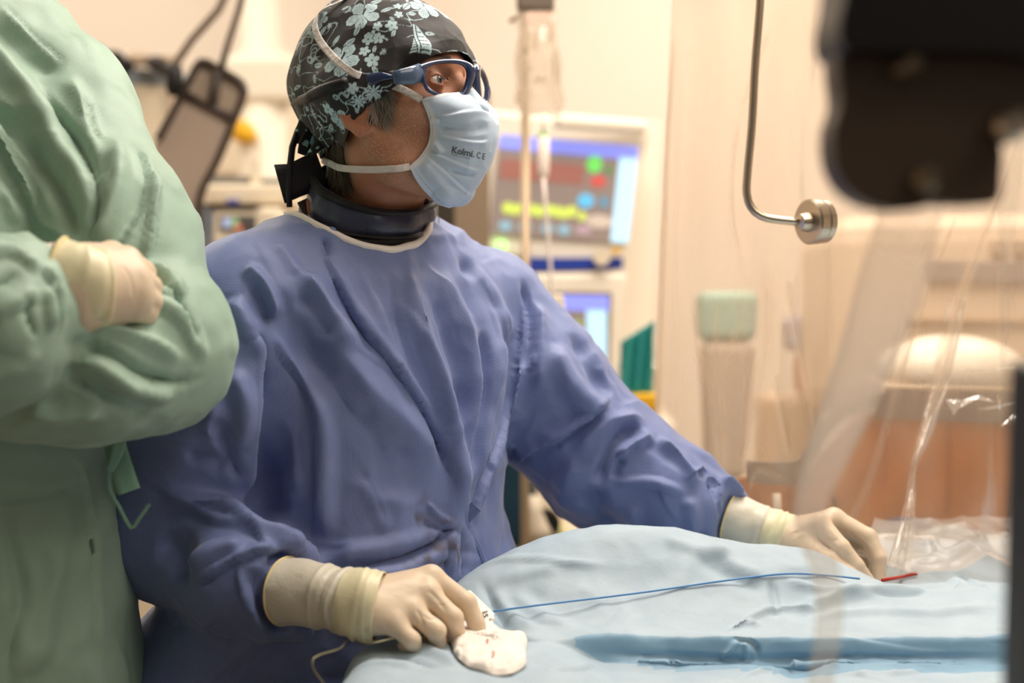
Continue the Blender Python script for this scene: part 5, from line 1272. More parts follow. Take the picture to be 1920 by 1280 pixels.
# head, neck and legs (above and below the frame)
hA = W(-60, -230, 1.60)
def f_bodyA(P):
    d = loft(P, [(a, b, c, e-.022, f-.022) for a, b, c, e, f in rows_a], fA, lA)
    d = smin(d, cone(P, hA+[-.01, 0, -.06], W(-70, -20, 1.58), .055, .062), .03)
    q = hA; d = smin(d, ell(P, q, (.085, .088, .115)), .02); d = smin(d, ell(P, q+fA*.05-[0, 0, .06], (.04, .04, .05)), .03)
    d = smin(d, cone(P, q+fA*.085+[0, 0, .01], q+fA*.112-[0, 0, .025], .008, .012), .01)
    for a, b, r1, r2 in ((aLS, aLE, .045, .04), (aLE, W(100, 705, 1.37), .038, .03), (W(-230, 640, 1.40), W(120, 555, 1.32), .04, .028), (W(-200, 200, 1.55), W(-230, 640, 1.40), .045, .04)): d = smin(d, cone(P, a, b, r1, r2), .02)
    for s in (-1, 1):
        hp = np.array([-.63, 1.54, .9])+lA*.1*s; d = smin(d, chain(P, [hp, hp-[0, 0, .42], hp-[0, 0, .82]], [.09, .062, .046], .02), .03)
    return d
V, Q = snets(f_bodyA, (-1.15, 1.12, .04), (-.2, 1.90, 2.12), .009); bA = npmesh('body', V, Q, M_skin, assistant)
f = lambda P: smax(ell(P, hA-fA*.008+[0, 0, .012], (.096, .099, .125)), -(P[:, 2]-hA[2]-.03+.25*((P-hA)@(-fA))), .004)
V, Q = snets(f, hA-[.13, .13, .13], hA+[.13, .13, .17], .005); npmesh('surgical_cap', V, Q, M_green, assistant)
f = lambda P: smax(ell(P, hA+fA*.052-[0, 0, .045], (.066, .066, .066)), -((P-hA)@fA-.03), .004)
V, Q = snets(f, hA-[.15, .15, .14], hA+[.15, .15, .10], .005); npmesh('face_mask', V, Q, mat('plain_mask', 'c9d8ea', .6), assistant)
for s in (-1, 1):
    c0 = np.array([-.63, 1.54, .05])+lA*.1*s
    f = lambda P, c0=c0: smin(cone(P, c0+fA*.13+[0, 0, -.005], c0-fA*.04, .04, .042), cone(P, c0, c0+[0, 0, .05], .045, .048), .03)
    Vs, Qs = snets(f, c0-[.22, .22, .07], c0+[.22, .22, .12], .008); Vs[:, 2] = np.maximum(Vs[:, 2], .001); npmesh('shoe', Vs, Qs, M_white, assistant)
assistant.location.x -= .020; assistant.location.y -= .035; assistant.location.z += .002; ag.location.x += .016
# ================================================================== OPERATING TABLE AND DRAPE
def xe(y): return np.interp(y, [.95, 1.30, 1.42, 1.50, 1.60, 1.66, 1.72, 1.78, 1.86, 2.0, 2.2], [-.155, -.155, -.160, -.125, -.062, -.015, .05, .13, .24, .34, .40])
def zt(x, y):
    z = 1.006+.010*np.exp(-((y-1.25)/.15)**2)
    z = z+.078*np.exp(-((x-.16)/.19)**2-((y-(1.63-.0*x))/.085)**2)
    z = z+.028*np.exp(-((x-.02)/.12)**2-((y-1.585)/.07)**2)
    z = z+.030*np.exp(-((x-.36)/.09)**2-((y-1.64)/.07)**2)
    z = z-.012*np.exp(-((x-.44)/.08)**2-((y-1.70)/.08)**2)
    z = z+.018*np.exp(-((x-.62)/.12)**2-((y-1.60)/.05)**2)
    g_ = np.clip((x-.03)/.07, 0, 1); g_ = g_*g_*(3-2*g_); yl = 1.446+.0015*np.sin(x*30)+.002*np.sin(x*11)
    z = z-.026*g_*(1/(1+np.exp((y-yl)/.0016)))*np.clip((y-1.22)/.14, 0, 1)+.004*g_*np.exp(-((y-yl-.012)/.012)**2)
    return z
nsk = 46; ns = 560; nyy = 430
ys = np.sort(np.r_[np.linspace(.93, 2.12, nyy-60), np.linspace(1.436, 1.456, 50)]); s_ = np.r_[np.linspace(-.46, -.004, nsk), np.linspace(0, 1.35, ns)]
yp = np.r_[np.linspace(.93-.42, .926, 30), ys]; nyy = len(yp)
Sg, Yp = np.meshgrid(s_, yp, indexing='ij'); Yg = np.maximum(Yp, .93)-.02*np.tanh(np.maximum(.93-Yp, 0)/.03); Fd = np.maximum(.93-Yp, 0); Yg = Yg+.014*np.sin(Sg*40)*np.clip(Fd/.3, 0, 1); E_ = xe(Yg)
drop = np.minimum(Sg, 0); X_ = E_+np.maximum(Sg, 0)+.010*np.tanh(drop/.02)+.018*np.sin(Yg*38+2*np.sin(Yg*9))*np.clip(-drop/.25, 0, 1)
Z_ = zt(E_+np.maximum(Sg, 0), Yg)+drop
Z_ = Z_-.012*np.exp(-(np.maximum(Sg, 0)/.012))*(Sg >= -.001)-.012*(Sg < -.001)
yf = np.clip((.99-Yg)/.05, 0, 1); Z_ = Z_-.03*yf**2-Fd; yb = np.clip((Yg-2.06)/.05, 0, 1); Z_ = Z_-.04*yb**2
V = np.stack([X_, Yg, Z_], -1).reshape(-1, 3); nS = len(s_)
idx = np.arange(nS*nyy).reshape(nS, nyy); Q = np.stack([idx[:-1, :-1], idx[1:, :-1], idx[1:, 1:], idx[:-1, 1:]], -1).reshape(-1, 4)
T_ = lambda pts, w, a, k='r': G.append((pts, w, a, k)); G = []
# the folded overlap: an upper sheet ends in a long step, its shaded face turned to the camera
T_([(1100, 1222), (1250, 1230), (1400, 1236), (1600, 1232), (1900, 1234)], 10, 4, 'v'); T_([(1060, 1250), (1200, 1248), (1400, 1256), (1700, 1252), (1900, 1252)], 16, 5, 'r')
T_([(1385, 1195), (1375, 1215), (1350, 1235)], 7, 5, 's'); T_([(1395, 1198), (1405, 1225), (1398, 1245)], 6, 5, 's'); T_([(1370, 1200), (1395, 1198), (1425, 1208), (1420, 1235)], 6, 5, 'v')
T_([(880, 1080), (930, 1055), (990, 1050), (1060, 1055), (1140, 1058)], 10, 4, 's'); T_([(930, 1090), (1000, 1075), (1050, 1062)], 14, 3, 'r')
T_([(900, 1090), (925, 1130), (940, 1165), (985, 1200), (1020, 1196)], 12, 6, 'v'); T_([(920, 1110), (960, 1160), (1010, 1185)], 14, 5, 'r'); T_([(960, 1110), (1010, 1150), (1080, 1180)], 18, 4, 'r')
T_([(1340, 1020), (1370, 1060), (1430, 1085)], 16, 4, 'r'); T_([(1300, 1040), (1360, 1080), (1440, 1110)], 18, 4, 'w'); T_([(1240, 1010), (1300, 1030), (1370, 1040)], 14, 4, 'r')
T_([(1440, 1085), (1460, 1120), (1455, 1160)], 8, 4, 'v'); T_([(1470, 1085), (1560, 1110), (1620, 1100)], 10, 5, 'r'); T_([(1480, 1150), (1560, 1120), (1680, 1105), (1780, 1120)], 14, 6, 'r')
T_([(1390, 1165), (1450, 1140), (1540, 1145)], 10, 5, 's'); T_([(1360, 1180), (1400, 1160), (1430, 1172)], 8, 5, 's'); T_([(1500, 1170), (1580, 1150), (1750, 1150), (1880, 1140)], 14, 4, 'r')
T_([(1600, 1108), (1680, 1120), (1760, 1108), (1830, 1090)], 10, 2.5, 'v'); T_([(1700, 1060), (1760, 1075), (1830, 1110)], 12, 7, 'r'); T_([(1780, 1060), (1810, 1090), (1870, 1110)], 12, 8, 'l')
T_([(660, 1215), (720, 1205), (800, 1225), (880, 1265)], 14, 7, 'r'); T_([(690, 1240), (760, 1235), (830, 1265)], 12, 5, 'w'); T_([(840, 1190), (846, 1230), (870, 1262)], 8, 6, 'v')
T_([(650, 1270), (700, 1250), (790, 1262)], 12, 4, 'r'); T_([(1020, 1265), (1090, 1255), (1120, 1235)], 8, 4, 's'); T_([(1380, 1275), (1430, 1255), (1480, 1262)], 10, 4, 's'); T_([(1560, 1262), (1650, 1268), (1740, 1258)], 10, 4, 's')
V = folds(V, Q, [(a_, b_*.9, c_*1.3, k_) for a_, b_, c_, k_ in G])
V = crinkle(V, Q, 120, (1, .2, 0), length=(.05, .18), width=(.006, .016), amp=(.001, .0028), spread=.7, seed=12)
N = vnormals(V, Q); N *= np.sign(N[:, 2].mean())
near = np.exp(-((V[:, 0]-.16)/.5)**2)
V = V+N*(.008*(worley(V*[1, 1.4, 1]+.015*vnoise(V, 8)[:, None], 8)-.5)+.0028*(worley(V+.3, 26)-.5)+.0010*ridged(V+.02*vnoise(V, 8)[:, None], 12)+.0007*ridged(V+.01*vnoise(V, 20)[:, None], 34)+.003*vnoise(V, 5))[:, None]
M_drape = cloth('light_blue_drape', 'a4b7c5', 'adbfcb', dots=800, dotamp=.1, rough=.6, wr=18, wrs=.22, spec=.35)
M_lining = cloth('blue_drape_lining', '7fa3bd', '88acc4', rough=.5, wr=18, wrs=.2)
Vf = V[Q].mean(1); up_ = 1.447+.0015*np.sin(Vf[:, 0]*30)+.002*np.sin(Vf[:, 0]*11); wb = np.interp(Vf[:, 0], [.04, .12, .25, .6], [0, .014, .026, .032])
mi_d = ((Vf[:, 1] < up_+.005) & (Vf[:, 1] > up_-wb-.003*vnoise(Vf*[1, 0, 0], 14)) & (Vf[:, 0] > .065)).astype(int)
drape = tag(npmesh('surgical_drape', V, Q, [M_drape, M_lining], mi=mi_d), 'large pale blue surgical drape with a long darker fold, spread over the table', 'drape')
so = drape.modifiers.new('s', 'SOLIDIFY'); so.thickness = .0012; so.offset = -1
DS = (V, N, proj(V))
def on(x, y, h=0.): q = pick(*DS, [(x, y)])[0]; return q+np.array([0, 0, h])
t = thing('operating_table', 'operating table hidden under the pale blue drape', 'table', (.55, 1.5, 0))
MB().box((.62, 1.42, .90), (1.2, .8, .06), bev=.02).build('tabletop', M_dgrey, t); MB().box((.75, 1.45, .46), (.25, .3, .82), bev=.02).build('column', M_steel, t); MB().box((.7, 1.45, .04), (.8, .5, .08), bev=.02).build('base', M_dgrey, t)
MB().box((.62, 1.42, .942), (1.15, .76, .024), bev=.01).build('mattress', M_black, t)
def onc(x, y, h): q = on(x, y); return q+unit(np.array([0, 0, CAMZ])-q)*h
# wires
M_wire = mat('blue_catheter', '5b8fc4', .35); M_wire2 = mat('olive_wire', '8a8468', .35, metal=.5); M_red = mat('red_sheath', 'b03024', .35)
pts = [on(915, 1163, .009), on(1000, 1156, .012), on(1200, 1121, .006), on(1350, 1096, .004), on(1472, 1082, .004), on(1560, 1084, .003), on(1612, 1093, .005)]
tag(MB().tube([tuple(p) for p in polyres(np.array(pts), .01)], .0012, 8).build('catheter', M_wire, smooth=True), 'thin blue catheter running across the drape from hand to hand', 'catheter')
pts = [W(740, 1196, 1.40), W(690, 1206, 1.385), on(655, 1206, .004), W(636, 1216, 1.37), W(598, 1228, 1.34), W(585, 1240, 1.33), W(592, 1262, 1.33), W(615, 1290, 1.33)]
tag(MB().tube([tuple(p) for p in polyres(np.array(pts), .008)], .0009, 8).build('guide_wire', M_wire2, smooth=True), 'thin olive guide wire looping off the drape edge below the nearer glove', 'wire')
pts = [on(1655, 1092, .003), on(1690, 1086, .003), on(1718, 1079, .003)]
tag(MB().tube([tuple(p) for p in pts], [.0022, .002, .0026], 10).build('sheath', M_red, smooth=True), 'short red sheath just beyond the fingertips on the drape', 'sheath')
# gauze
us = np.linspace(0, 1, 90); outl = np.array([(846, 1180), (872, 1168), (912, 1160), (940, 1190), (985, 1196), (986, 1225), (984, 1252), (952, 1268), (905, 1262), (868, 1245), (848, 1215)], float)
og = polyres(np.vstack([outl, outl[:1]]), 4); cg = og.mean(0); rows = []
for p in og[:-1]:
    rr_ = []
    for tt in np.linspace(0.02, 1, 26):
        q = cg+(p-cg)*tt; w = on(q[0], q[1]); hgt = .011*(1-tt**4)**.5+.002*abs(math.sin(q[0]*.05+q[1]*.07)); rr_.append(w+np.array([0, 0, max(hgt, .001)]))
    rows.append(rr_)
rows = np.array(rows); gv = rows.reshape(-1, 3); gv = gv+np.array([0, 0, 1])*(.0016*ridged(gv, 24)*np.tile(np.sin(np.linspace(.02, 2.9, 26))**.7, len(rows)))[:, None]
M_gauze = cloth('white_gauze', 'f3ece4', 'eee4da', dots=500, dotamp=.3, rough=.85, wr=60, wrs=.5, spec=.1)
gz = tag(grid('gauze_pad', gv.reshape(rows.shape), M_gauze, closeu=True), 'crumpled white gauze pad with small blood spots under the index finger', 'gauze')
M_blood = mat('blood_spot', 'd8705c', .6); GS = (gv, np.tile([0, 0, 1.], (len(gv), 1)), proj(gv))
for (x, y, a, b) in ((914, 1202, 2.2, 4.0), (925, 1226, 2.2, 5.5)):
    B = []; c_ = None
    for k in range(14):
        th_ = 2*math.pi*k/14; rr_ = 1+.25*math.sin(3*th_+x); q = pick(*GS, [(x+a*rr_*math.cos(th_), y+b*rr_*math.sin(th_))])[0]; B.append(q+np.array([0, -.0006, .0008]))
    MB().prism(B, (0, 0, .0003)).build('blood_spot', M_blood, gz)
# paper ruler tag with the number 15
P0 = [(868, 1108), (882, 1106), (926, 1148), (923, 1178), (896, 1176), (866, 1130)]
da_, db_ = proj([on(885, 1112)])[0, 2], proj([on(905, 1176)])[0, 2]
def tagp(x, y, h=0.): return W(x, y, da_+(db_-da_)*(y-1112)/64-.026-h)
tg = thing('paper_tag', 'narrow white paper strip printed 15 between index finger and catheter', 'tag', tagp(895, 1145))
MB().prism([tagp(x, y) for x, y in P0], (0, .0006, -.0006)).build('strip', mat('white_paper', 'f6efe6', .6), tg)
MB().tube([tagp(918, 1161, .001), tagp(927, 1160, .001)], [.0022, .0020], 12).build('hub', mat('white_hub', 'f0ebe6', .3), tg, smooth=True)
v_t, f_t = textmesh('15', 1., .02); M_dk = mat('dark_print', '4a443e', .7)
v_p = np.array([tagp(904+a*2+b*14, 1144+a*14-b*3, .003) for a, b, _ in v_t])
npmesh('lettering', v_p, f_t, M_dk, tg, smooth=False)
# ================================================================== PLASTIC CURTAIN, LEAD CURTAIN, FOREGROUND
# ---- orange lead curtain with grey hem ----
DO = 2.02
lead = thing('lead_curtain', 'orange lead rubber curtain with a grey top hem hanging behind the far glove', 'curtain', W(1750, 1000, DO))
M_or = mat('orange_vinyl', 'c9834e', .45, spec=.4); M_hem = mat('grey_hem', '7c716c', .45)
for m_ in (M_or, M_hem):
    g = NG(m_); tc = g.n('ShaderNodeTexCoord'); no = g.n('ShaderNodeTexNoise', Scale=14.0, Detail=4.0, Distortion=.8); g.l(tc.outputs['Object'], no.inputs['Vector'])
    bp = g.n('ShaderNodeBump', Strength=.35, Distance=.012); g.l(no.outputs['Fac'], bp.inputs['Height']); g.l(bp.outputs[0], g.b.inputs['Normal'])
def sheet(name, top, bot, m, parent, nu=120, nv=60, wav=lambda u, v: 0, thick=.004, dd=0.):
    """top/bot: (x,y,d) polylines in picture/depth, ruled between"""
    a = samp(np.array([W(*p) for p in top]), nu); b = samp(np.array([W(*p) for p in bot]), nu); P = np.zeros((nu, nv, 3))
    for j in range(nv):
        v = j/(nv-1); P[:, j] = a*(1-v)+b*v; P[:, j, 1] += dd+np.array([wav(i/(nu-1), v) for i in range(nu)])
    return grid(name, P, m, parent, thick=thick)
wv = lambda u, v: .006*math.sin(u*9+1)*v+.004*math.sin(u*23+v*3)*v
sheet('panel', [(1622, 772, DO), (1680, 778, DO), (1780, 786, DO), (1912, 794, DO)], [(1500, 940, DO), (1600, 985, DO), (1700, 968, DO), (1892, 1010, DO)], M_or, lead, wav=wv)
sheet('panel', [(1622, 772, DO+.004), (1580, 815, DO), (1540, 860, DO), (1500, 905, DO)], [(1660, 1000, DO), (1600, 985, DO), (1560, 990, DO), (1500, 1010, DO)], M_or, lead, wav=wv, dd=.012)
sheet('panel', [(1385, 898, DO), (1440, 902, DO), (1510, 908, DO)], [(1385, 1010, DO), (1450, 1015, DO), (1530, 1010, DO)], M_or, lead, wav=lambda u, v: .012*math.sin(u*11), dd=.01)
for x0, x1 in ((1664, 1658), (1778, 1776), (1784, 1782)):
    MB().tube([W(x0, 790, DO-.006), W((x0+x1)/2, 880, DO-.006), W(x1, 965, DO-.006)], .0006, 6).build('seam', mat('seam_stitching', 'ab6c40', .6), lead)  # darker orange stitching lines down the panels
MB().tube([W(1908, 796, DO-.005), W(1900, 900, DO-.005), W(1891, 1006, DO-.005)], .0018, 6).build('edge_piping', M_hem, lead)
MB().tube([W(1716, 962, DO-.006), W(1790, 980, DO-.006), W(1888, 1004, DO-.006)], .0006, 6).build('seam', mat('seam_stitching', 'ab6c40', .6), lead)  # stitching line along the lower edge
sheet('hem', [(1662, 730, DO), (1780, 733, DO), (1912, 735, DO)], [(1630, 782, DO), (1780, 788, DO), (1910, 797, DO)], M_hem, lead, dd=-.008, thick=.008)
sheet('hem', [(1400, 862, DO), (1450, 864, DO), (1488, 862, DO), (1505, 850, DO)], [(1398, 902, DO), (1450, 906, DO), (1500, 908, DO), (1520, 905, DO)], M_hem, lead, dd=-.008, thick=.008)
sheet('hem', [(1500, 850, DO), (1520, 825, DO), (1550, 780, DO), (1600, 750, DO), (1665, 730, DO)], [(1516, 868, DO), (1532, 840, DO), (1562, 797, DO), (1606, 768, DO), (1650, 760, DO)], M_hem, lead, dd=-.008, thick=.008)
MB().tube([W(1712, 744, DO-.01), W(1910, 748, DO-.01)], .0012, 6).build('seam', M_dgrey, lead)
MB().tube([W(1560, 930, DO-.02), W(1570, 955, DO-.02), W(1580, 980, DO-.02)], .003, 8).build('dark_cord', M_dgrey, lead)
MB().tube([W(1456, 925, DO-.02), W(1458, 950, DO-.02), W(1446, 985, DO-.02)], .006, 8).build('pale_loop', M_white, lead, smooth=True)
MB().tube([W(1660, 728, DO+.012), W(1930, 733, DO+.012)], .006, 10).build('rail', M_steel, lead)
MB().tube([W(1925, 733, DO+.012), (W(1925, 733, DO+.012)[0], W(1925, 733, DO+.012)[1], .05)], .010, 10).build('rail_post', M_steel, lead)
MB().box((W(1925, 733, DO)[0], DO+.03, .03), (.3, .3, .06)).build('post_foot', M_dgrey, lead)
o = MB().box(W(1660, 985, 2.06), (.13, .04, .05), bev=.012).build('folded_cloth', cloth('violet_blue_cloth', 'a3a8c6', rough=.7)); tag(o, 'violet blue folded cloth on the table at the foot of the orange curtain', 'cloth')
quad = quadbox('side_cloth', [W(1893, 800, 2.1), W(1935, 800, 2.1), W(1935, 1010, 2.1), W(1885, 1010, 2.1)], .02, cloth('blue_side_cloth', '7c8aa8', rough=.7), None); tag(quad, 'narrow blue cloth hanging right of the orange curtain', 'cloth')
# ---- imaging equipment behind the curtain ----
t = thing('x_ray_detector', 'large rounded cream x-ray detector housing seen through the plastic above the orange curtain', 'detector', W(1790, 560, 2.75))
quadbox('housing', [W(1560, 400, 2.8), W(2010, 395, 2.8), W(2010, 760, 2.8), W(1560, 790, 2.8)], .35, mat('tan_white_housing', 'dcc5ab', .4), t, bev=.06)
quadbox('dark_stripe', [W(1742, 486, 2.78), W(2000, 494, 2.78), W(2000, 532, 2.78), W(1738, 526, 2.78)], .03, mat('slate_stripe', '8d7f7c', .5), t, bev=.004)
quadbox('seam', [W(1700, 596, 2.785), W(2000, 600, 2.785), W(2000, 606, 2.785), W(1700, 602, 2.785)], .02, mat('tan_seam', 'b89c80', .5), t)
for x in (1862, 1905): quadbox('button', [W(x, 448, 2.78), W(x+26, 448, 2.78), W(x+26, 476, 2.78), W(x, 476, 2.78)], .03, mat('button_tan', 'b39c86', .5), t, bev=.004)
c_ = W(1780, 690, 2.55); V, Q = snets(lambda P: smax(ell(P, c_, (.13, .10, .06)), -(P[:, 2]-c_[2]+.035), .01), c_-[.17, .14, .09], c_+[.17, .14, .09], .006); npmesh('round_cover', V, Q, M_white, t)
MB().box(W(1790, 760, 2.56), (.32, .16, .10), bev=.02).build('collar', mat('grey_tan_collar', 'b09a88', .5), t)
MB().box((W(1830, 0, 2.85)[0], 3.0, .5), (.3, .3, 1.0), bev=.02).build('pedestal', M_cream, t)
t = thing('green_clad_cart', 'teal and grey wrapped cart behind the left part of the plastic curtain', 'cart', (W(1370, 0, 2.9)[0], 3.0, 0))
quadbox('teal_wrap', [W(1312, 545, 2.9), W(1425, 545, 2.9), W(1420, 640, 2.9), W(1315, 640, 2.9)], .1, mat('pale_teal', '9cc0ae', .6), t, bev=.02)
quadbox('grey_wrap', [W(1320, 640, 2.9), W(1420, 640, 2.9), W(1400, 900, 2.9), W(1330, 900, 2.9)], .1, mat('grey_brown_wrap', 'c2b09e', .6), t, bev=.02)
MB().box((W(1370, 0, 2.95)[0], 3.05, .45), (.2, .2, .9), bev=.02).build('post', M_cream, t)
t = thing('equipment_console', 'cream console with blue violet and reddish covers behind the middle of the plastic curtain', 'console', (W(1520, 0, 3.1)[0], 3.2, 0))
quadbox('blue_cover', [W(1480, 590, 3.1), W(1548, 590, 3.1), W(1548, 660, 3.1), W(1480, 660, 3.1)], .1, mat('pale_violet', 'aaa8b4', .6), t, bev=.02)
quadbox('red_cover', [W(1500, 662, 3.1), W(1548, 662, 3.1), W(1548, 740, 3.1), W(1500, 740, 3.1)], .1, mat('pale_red_brown', 'bf9078', .6), t, bev=.02)
quadbox('body', [W(1440, 742, 3.12), W(1545, 742, 3.12), W(1545, 1000, 3.12), W(1440, 1000, 3.12)], .2, mat('tan_body', 'c9ae90', .5), t, bev=.02)
MB().box((W(1495, 0, 3.2)[0], 3.26, .4), (.1, .2, .8), bev=.02).build('pedestal', M_cream, t)
# ---- clear plastic curtain ----
nu, nv = 460, 230
curtain = thing('plastic_curtain', 'clear milky plastic curtain hanging from above to the drape on the right', 'plastic sheet', W(1560, 0, 1.93))
def xl(v): return np.interp(v, [0, .25, .5, .8, 1], [1262, 1250, 1236, 1226, 1216])
U = np.linspace(0, 1, nu)[:, None]; Vg = np.linspace(0, 1, nv)[None]
py = -60+Vg*(1010+60)+0*U
px = xl(Vg)+(2020-xl(Vg))*U
dep = 1.97+0*px
lines = [  # fold crests: (points, width px, height m, milkiness)
 ([(1262, 40), (1245, 300), (1238, 600), (1226, 900)], 9, .010, .30), ([(1275, 100), (1268, 400), (1262, 760)], 7, .004, .08),
 ([(1300, 540), (1310, 650), (1330, 760), (1345, 880)], 9, .008, .16), ([(1345, 560), (1342, 660), (1352, 770), (1356, 890)], 7, .007, .18), ([(1385, 590), (1362, 680), (1400, 560)], 6, .005, .14),
 ([(1440, 470), (1440, 620), (1425, 720), (1380, 900)], 16, .012, .22), ([(1470, 520), (1490, 620), (1512, 720), (1525, 810)], 7, .007, .22), ([(1450, 700), (1466, 790), (1480, 860)], 6, .006, .18),
 ([(1420, 640), (1402, 760), (1392, 870)], 10, .007, .14), ([(1560, 430), (1555, 700)], 5, .003, .08), ([(1750, 400), (1690, 590), (1672, 720), (1690, 640)], 6, .006, .16),
 ([(1800, 380), (1745, 520), (1712, 640), (1670, 740)], 6, .006, .14), ([(1900, 280), (1850, 420), (1800, 560), (1770, 680), (1740, 790), (1712, 880)], 12, .010, .26), ([(1870, 380), (1876, 760)], 4, .003, .06),
 ([(1400, 200), (1378, 260), (1372, 400), (1400, 520)], 6, .006, .10), ([(1450, 40), (1400, 170), (1380, 220)], 6, .006, .10), ([(1480, 900), (1420, 880), (1400, 930)], 5, .004, .10)]
rel = np.zeros_like(px); milk = np.zeros_like(px)
for pts, w, hgt, mk in lines:
    L_ = polyres(np.array(pts, float), 12); b = np.full(px.shape, 1e9); T = np.zeros(px.shape)
    for i in range(len(L_)-1):
        ab = L_[i+1]-L_[i]; tt = np.clip(((px-L_[i, 0])*ab[0]+(py-L_[i, 1])*ab[1])/(ab@ab+1e-9), 0, 1); d_ = np.hypot(px-L_[i, 0]-tt*ab[0], py-L_[i, 1]-tt*ab[1]); m_ = d_ < b; b[m_] = d_[m_]; T[m_] = ((i+tt)/(len(L_)-1))[m_]
    tp_ = np.clip(np.minimum(T, 1-T)*6, 0, 1); x_ = b/w; rel += hgt*np.exp(-x_*1.3)*tp_; milk += mk*np.exp(-(x_)**2*1.2)*tp_
P = np.zeros((nu, nv, 3)); dep = dep-rel-.012*np.sin(px*.018+Vg*2)-.008*np.sin(px*.047+py*.004)
flat_ = vnoise(np.stack([px.ravel()*.01, py.ravel()*.004, 0*px.ravel()], 1), 1.5).reshape(px.shape); dep = dep+.006*flat_
P[..., 0] = (px-960)/F*dep; vv = -(py-640)/F*dep; P[..., 1] = CP*dep+SP*vv; P[..., 2] = CAMZ-SP*dep+CP*vv
M_film = film('plastic_film', 'f6dcc0', haze=.40, gloss=.12, rough=.16, scale=7, streak='milk')
grid('sheet', P, M_film, curtain, attrs={'milk': milk.ravel()})
# gathered front fall that reaches the drape beside the fingers, then spreads over the drape
M_film2 = film('plastic_film_clear', 'e8dccf', haze=.14, gloss=.20, rough=.08, scale=18, streak='milk', bump=.7)
def fall(name, L1, R1, n1=60, n2=200, haz=.12, wob=.004):
    a = samp(np.array([W(*p) for p in L1]), n2); b = samp(np.array([W(*p) for p in R1]), n2); P = np.zeros((n1, n2, 3)); mk = np.zeros((n1, n2))
    for i in range(n1):
        u = i/(n1-1); P[i] = a*(1-u)+b*u; P[i, :, 1] += wob*(math.sin(u*math.pi*3)+.5*math.sin(u*17)); mk[i] = haz*(1-min(1, min(u, 1-u)*6))
    return grid(name, P, M_film2, curtain, attrs={'milk': mk.ravel()})
fall('gathered_fall', [(1778, 560, 1.95), (1745, 720, 1.92), (1712, 860, 1.88), (1698, 940, 1.82), (1672, 1030, 1.76), (1655, 1085, 1.74)], [(1812, 560, 1.95), (1778, 720, 1.92), (1722, 860, 1.87), (1716, 940, 1.82), (1712, 1030, 1.79), (1700, 1085, 1.77)], haz=.25)
fall('side_fall', [(1560, 1000, 1.93), (1610, 930, 1.92), (1660, 780, 1.94), (1705, 620, 1.95)], [(1590, 990, 1.93), (1625, 930, 1.92), (1674, 780, 1.94), (1716, 620, 1.95)], haz=.12)
# spread piece on the drape
nx, ny = 150, 70; P = np.zeros((nx, ny, 3)); mk = np.zeros((nx, ny))
for i in range(nx):
    for j in range(ny):
        u, v = i/(nx-1), j/(ny-1); x = 1640+u*300-40*v*(1-u); y = 985+v*(88+20*u)+u*12; d_ = 1.93-.20*v; q = W(x, y, d_)
        P[i, j] = q
Pf = P.reshape(-1, 3); zs = zt(Pf[:, 0], Pf[:, 1])+.014; cr_ = np.abs(vnoise(Pf, 9)); cr2 = np.abs(vnoise(Pf+3, 30))
Pf = np.stack([Pf[:, 0], Pf[:, 1], np.maximum(Pf[:, 2]*.5+zs*.5, zs)+.022*(1-cr_*1.6).clip(0, 1)+.004*(1-cr2*2).clip(0, 1)], 1)
grid('spread_end', Pf.reshape(P.shape), film('plastic_film_spread', 'e2d4c8', haze=.46, gloss=.05, rough=.3, scale=14, bump=.35), curtain)
# shiny crinkled tear by the hem
def shard(pts, d=1.88):
    b = MB(); P_ = [W(x, y, d+dz) for x, y, dz in pts]; c_ = np.mean(P_, 0)+[0, -.004, .002]; vs = [b.bm.verts.new(tuple(p)) for p in P_]; cc = b.bm.verts.new(tuple(c_))
    for i in range(len(vs)): b.bm.faces.new([vs[i], vs[(i+1) % len(vs)], cc])
    return b.build('crinkle', M_shine, curtain)
M_shine = film('plastic_crinkle', 'fff0e0', haze=.40, gloss=.5, rough=.15, scale=40)
shard([(1773, 749, 0), (1806, 748, .006), (1797, 766, -.004), (1788, 779, 0)]); shard([(1797, 766, 0), (1806, 749, .004), (1838, 740, .006), (1868, 754, 0), (1836, 744, -.004)])
shard([(1832, 766, 0), (1908, 753, .004), (1904, 758, -.004), (1850, 769, 0)]); shard([(1878, 798, 0), (1904, 772, .008), (1920, 790, -.004)]); shard([(1870, 740, 0), (1878, 742, .004), (1876, 768, 0), (1872, 766, -.004)]); shard([(1820, 694, 0), (1905, 688, .004), (1905, 692, -.002), (1824, 698, 0)])
# ---- steel rod and magnet discs ----
t = thing('steel_hook_rod', 'bent steel rod ending in two round steel discs in front of the plastic curtain', 'rod', W(1530, 415, 1.76))
dR = 1.76
rp = [W(x, y, dR) for x, y in ((1480, -1790), (1455, -900), (1438, -350), (1430, -100), (1424, 20), (1416, 120), (1410, 230), (1402, 320), (1400, 362), (1408, 388), (1426, 404), (1452, 411), (1500, 416))]
MB().tube([tuple(p) for p in polyres(np.array(rp), .008)], [.0062], 14).build('rod', M_steel, t, smooth=True) if False else MB().tube([tuple(p) for p in polyres(np.array(rp), .008)], .0052, 14).build('rod', M_steel, t, smooth=True)
axd = unit([.88, .46, .03]); c0 = W(1512, 416, dR)
MB().lathe(c0, axd, [(-.012, .004), (-.011, .010), (0, .0125), (.004, .0125)], 24).build('hub', M_steel, t, smooth=False)
MB().lathe(c0+axd*.002, axd, [(0, .010), (.0, .026), (.002, .028), (.013, .028), (.015, .026), (.0151, .01)], 48).build('disc', M_steel, t)
MB().lathe(c0+axd*.0175, axd, [(0, .012), (0, .0255), (.0015, .0272), (.009, .0272), (.0105, .0255), (.0106, .01)], 48).build('disc', M_steel, t)
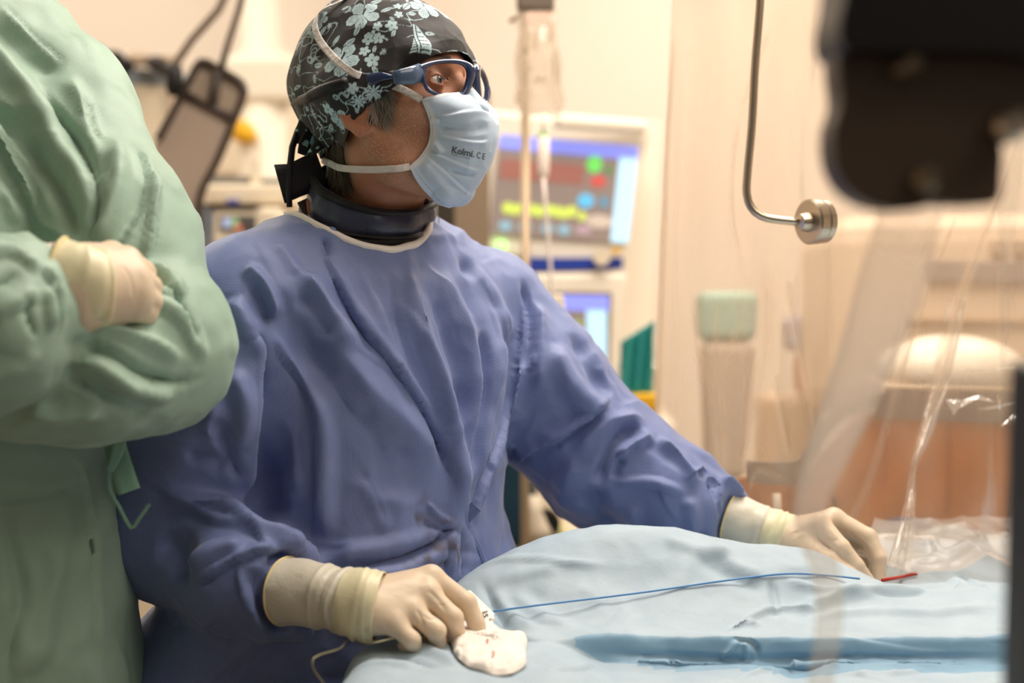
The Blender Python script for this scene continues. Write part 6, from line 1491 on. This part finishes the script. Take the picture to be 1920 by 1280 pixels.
MB().lathe(c0+axd*.014, axd, [(0, .02), (.005, .02)], 32).build('spacer', M_dgrey, t)
# ---- foreground: dark bracket, plastic strip, black post ----
dF = .82
br = thing('equipment_bracket', 'large out of focus black and brown equipment bracket at the top right corner', 'bracket', W(1740, 200, dF))
def pxloop(pts): return [W(x, y, dF) for x, y in polyres(np.array(pts+[pts[0]], float), 12)[:-1]]
low_ = [(1572, 90), (1620, 60), (2000, 60), (2000, 230), (1888, 232), (1882, 300), (1876, 372), (1850, 384), (1800, 384), (1752, 382), (1722, 392), (1680, 394), (1630, 382), (1588, 350), (1566, 300), (1564, 240), (1578, 190), (1572, 130)]
MB().prism(pxloop(low_), (0, .04, 0)).build('lower_plate', mat('dark_brown_plate', '4c3e32', .45), br, bev=.006)
up_ = [(1578, -60), (2010, -60), (2010, 104), (1800, 106), (1600, 104), (1566, 92), (1560, 50), (1570, 0)]
MB().prism([p-np.array([0, .02, 0]) for p in pxloop(up_)], (0, .07, 0)).build('upper_housing', mat('black_housing', '0b090c', .4), br, bev=.006)
for x, y, r in ((1712, 118, .0065), (1738, 336, .0075), (1694, 130, .005)): MB().lathe(W(x, y, dF-.012), (0, -1, 0), [(-.02, r), (0, r), (.004, r*.6)], 20).build('screw', mat('dull_screw', '8a7a66', .3, metal=.8), br)
MB().lathe(W(1898, 236, dF-.015), (0, -1, 0), [(-.02, .010), (0, .010), (.006, .006)], 24).build('knob', M_steel, br)
MB().tube([W(1800, -60, dF), W(1810, -1700, dF)], .02, 16).build('suspension_arm', M_dgrey, br)
M_streak = film('plastic_strip_film', 'eadfd4', haze=.16, gloss=.04, rough=.3, scale=5, bump=.2, streak='milk')
dS = 1.02
spine = [(1760, 300, .93), (1712, 380, dS), (1690, 470, dS), (1650, 600, dS), (1600, 730, dS), (1556, 840, dS), (1526, 920, dS), (1520, 985, dS), (1545, 1060, dS), (1556, 1140, dS), (1548, 1220, dS), (1535, 1320, dS), (1500, 1800, dS)]
wd_ = [.02, .036, .046, .050, .040, .034, .024, .020, .019, .018, .017, .016, .016]
stp = tag(ribbon('plastic_strip', [W(*p) for p in spine], wd_, M_streak, None, th=.003, up=(0, -1, 0), twist=.2, milk=(0, .03, .08, .20, .36, .38, .24, .08, .03, .03, .03, .02, .02)), 'blurred translucent plastic strip hanging close to the camera across the far glove', 'plastic strip')
q0 = W(1943, 690, .78)
post = tag(MB().box((q0[0]+.03, q0[1]+.02, q0[2]/2), (.06, .05, q0[2]), bev=.004).build('black_post', mat('black_edge', '120f0e', .5)), 'black out of focus post at the far right edge in front of the drape', 'post')
a_, b_ = W(1262, -62, 1.97), W(2020, -62, 1.97)
MB().tube([a_-[.05, 0, 0], b_+[.05, 0, 0]], .012, 12).build('top_rail', M_steel, curtain, smooth=True)
for p_ in (a_, b_): MB().tube([p_, [p_[0], p_[1], 2.9]], .008, 10).build('hanger', M_steel, curtain, smooth=True)
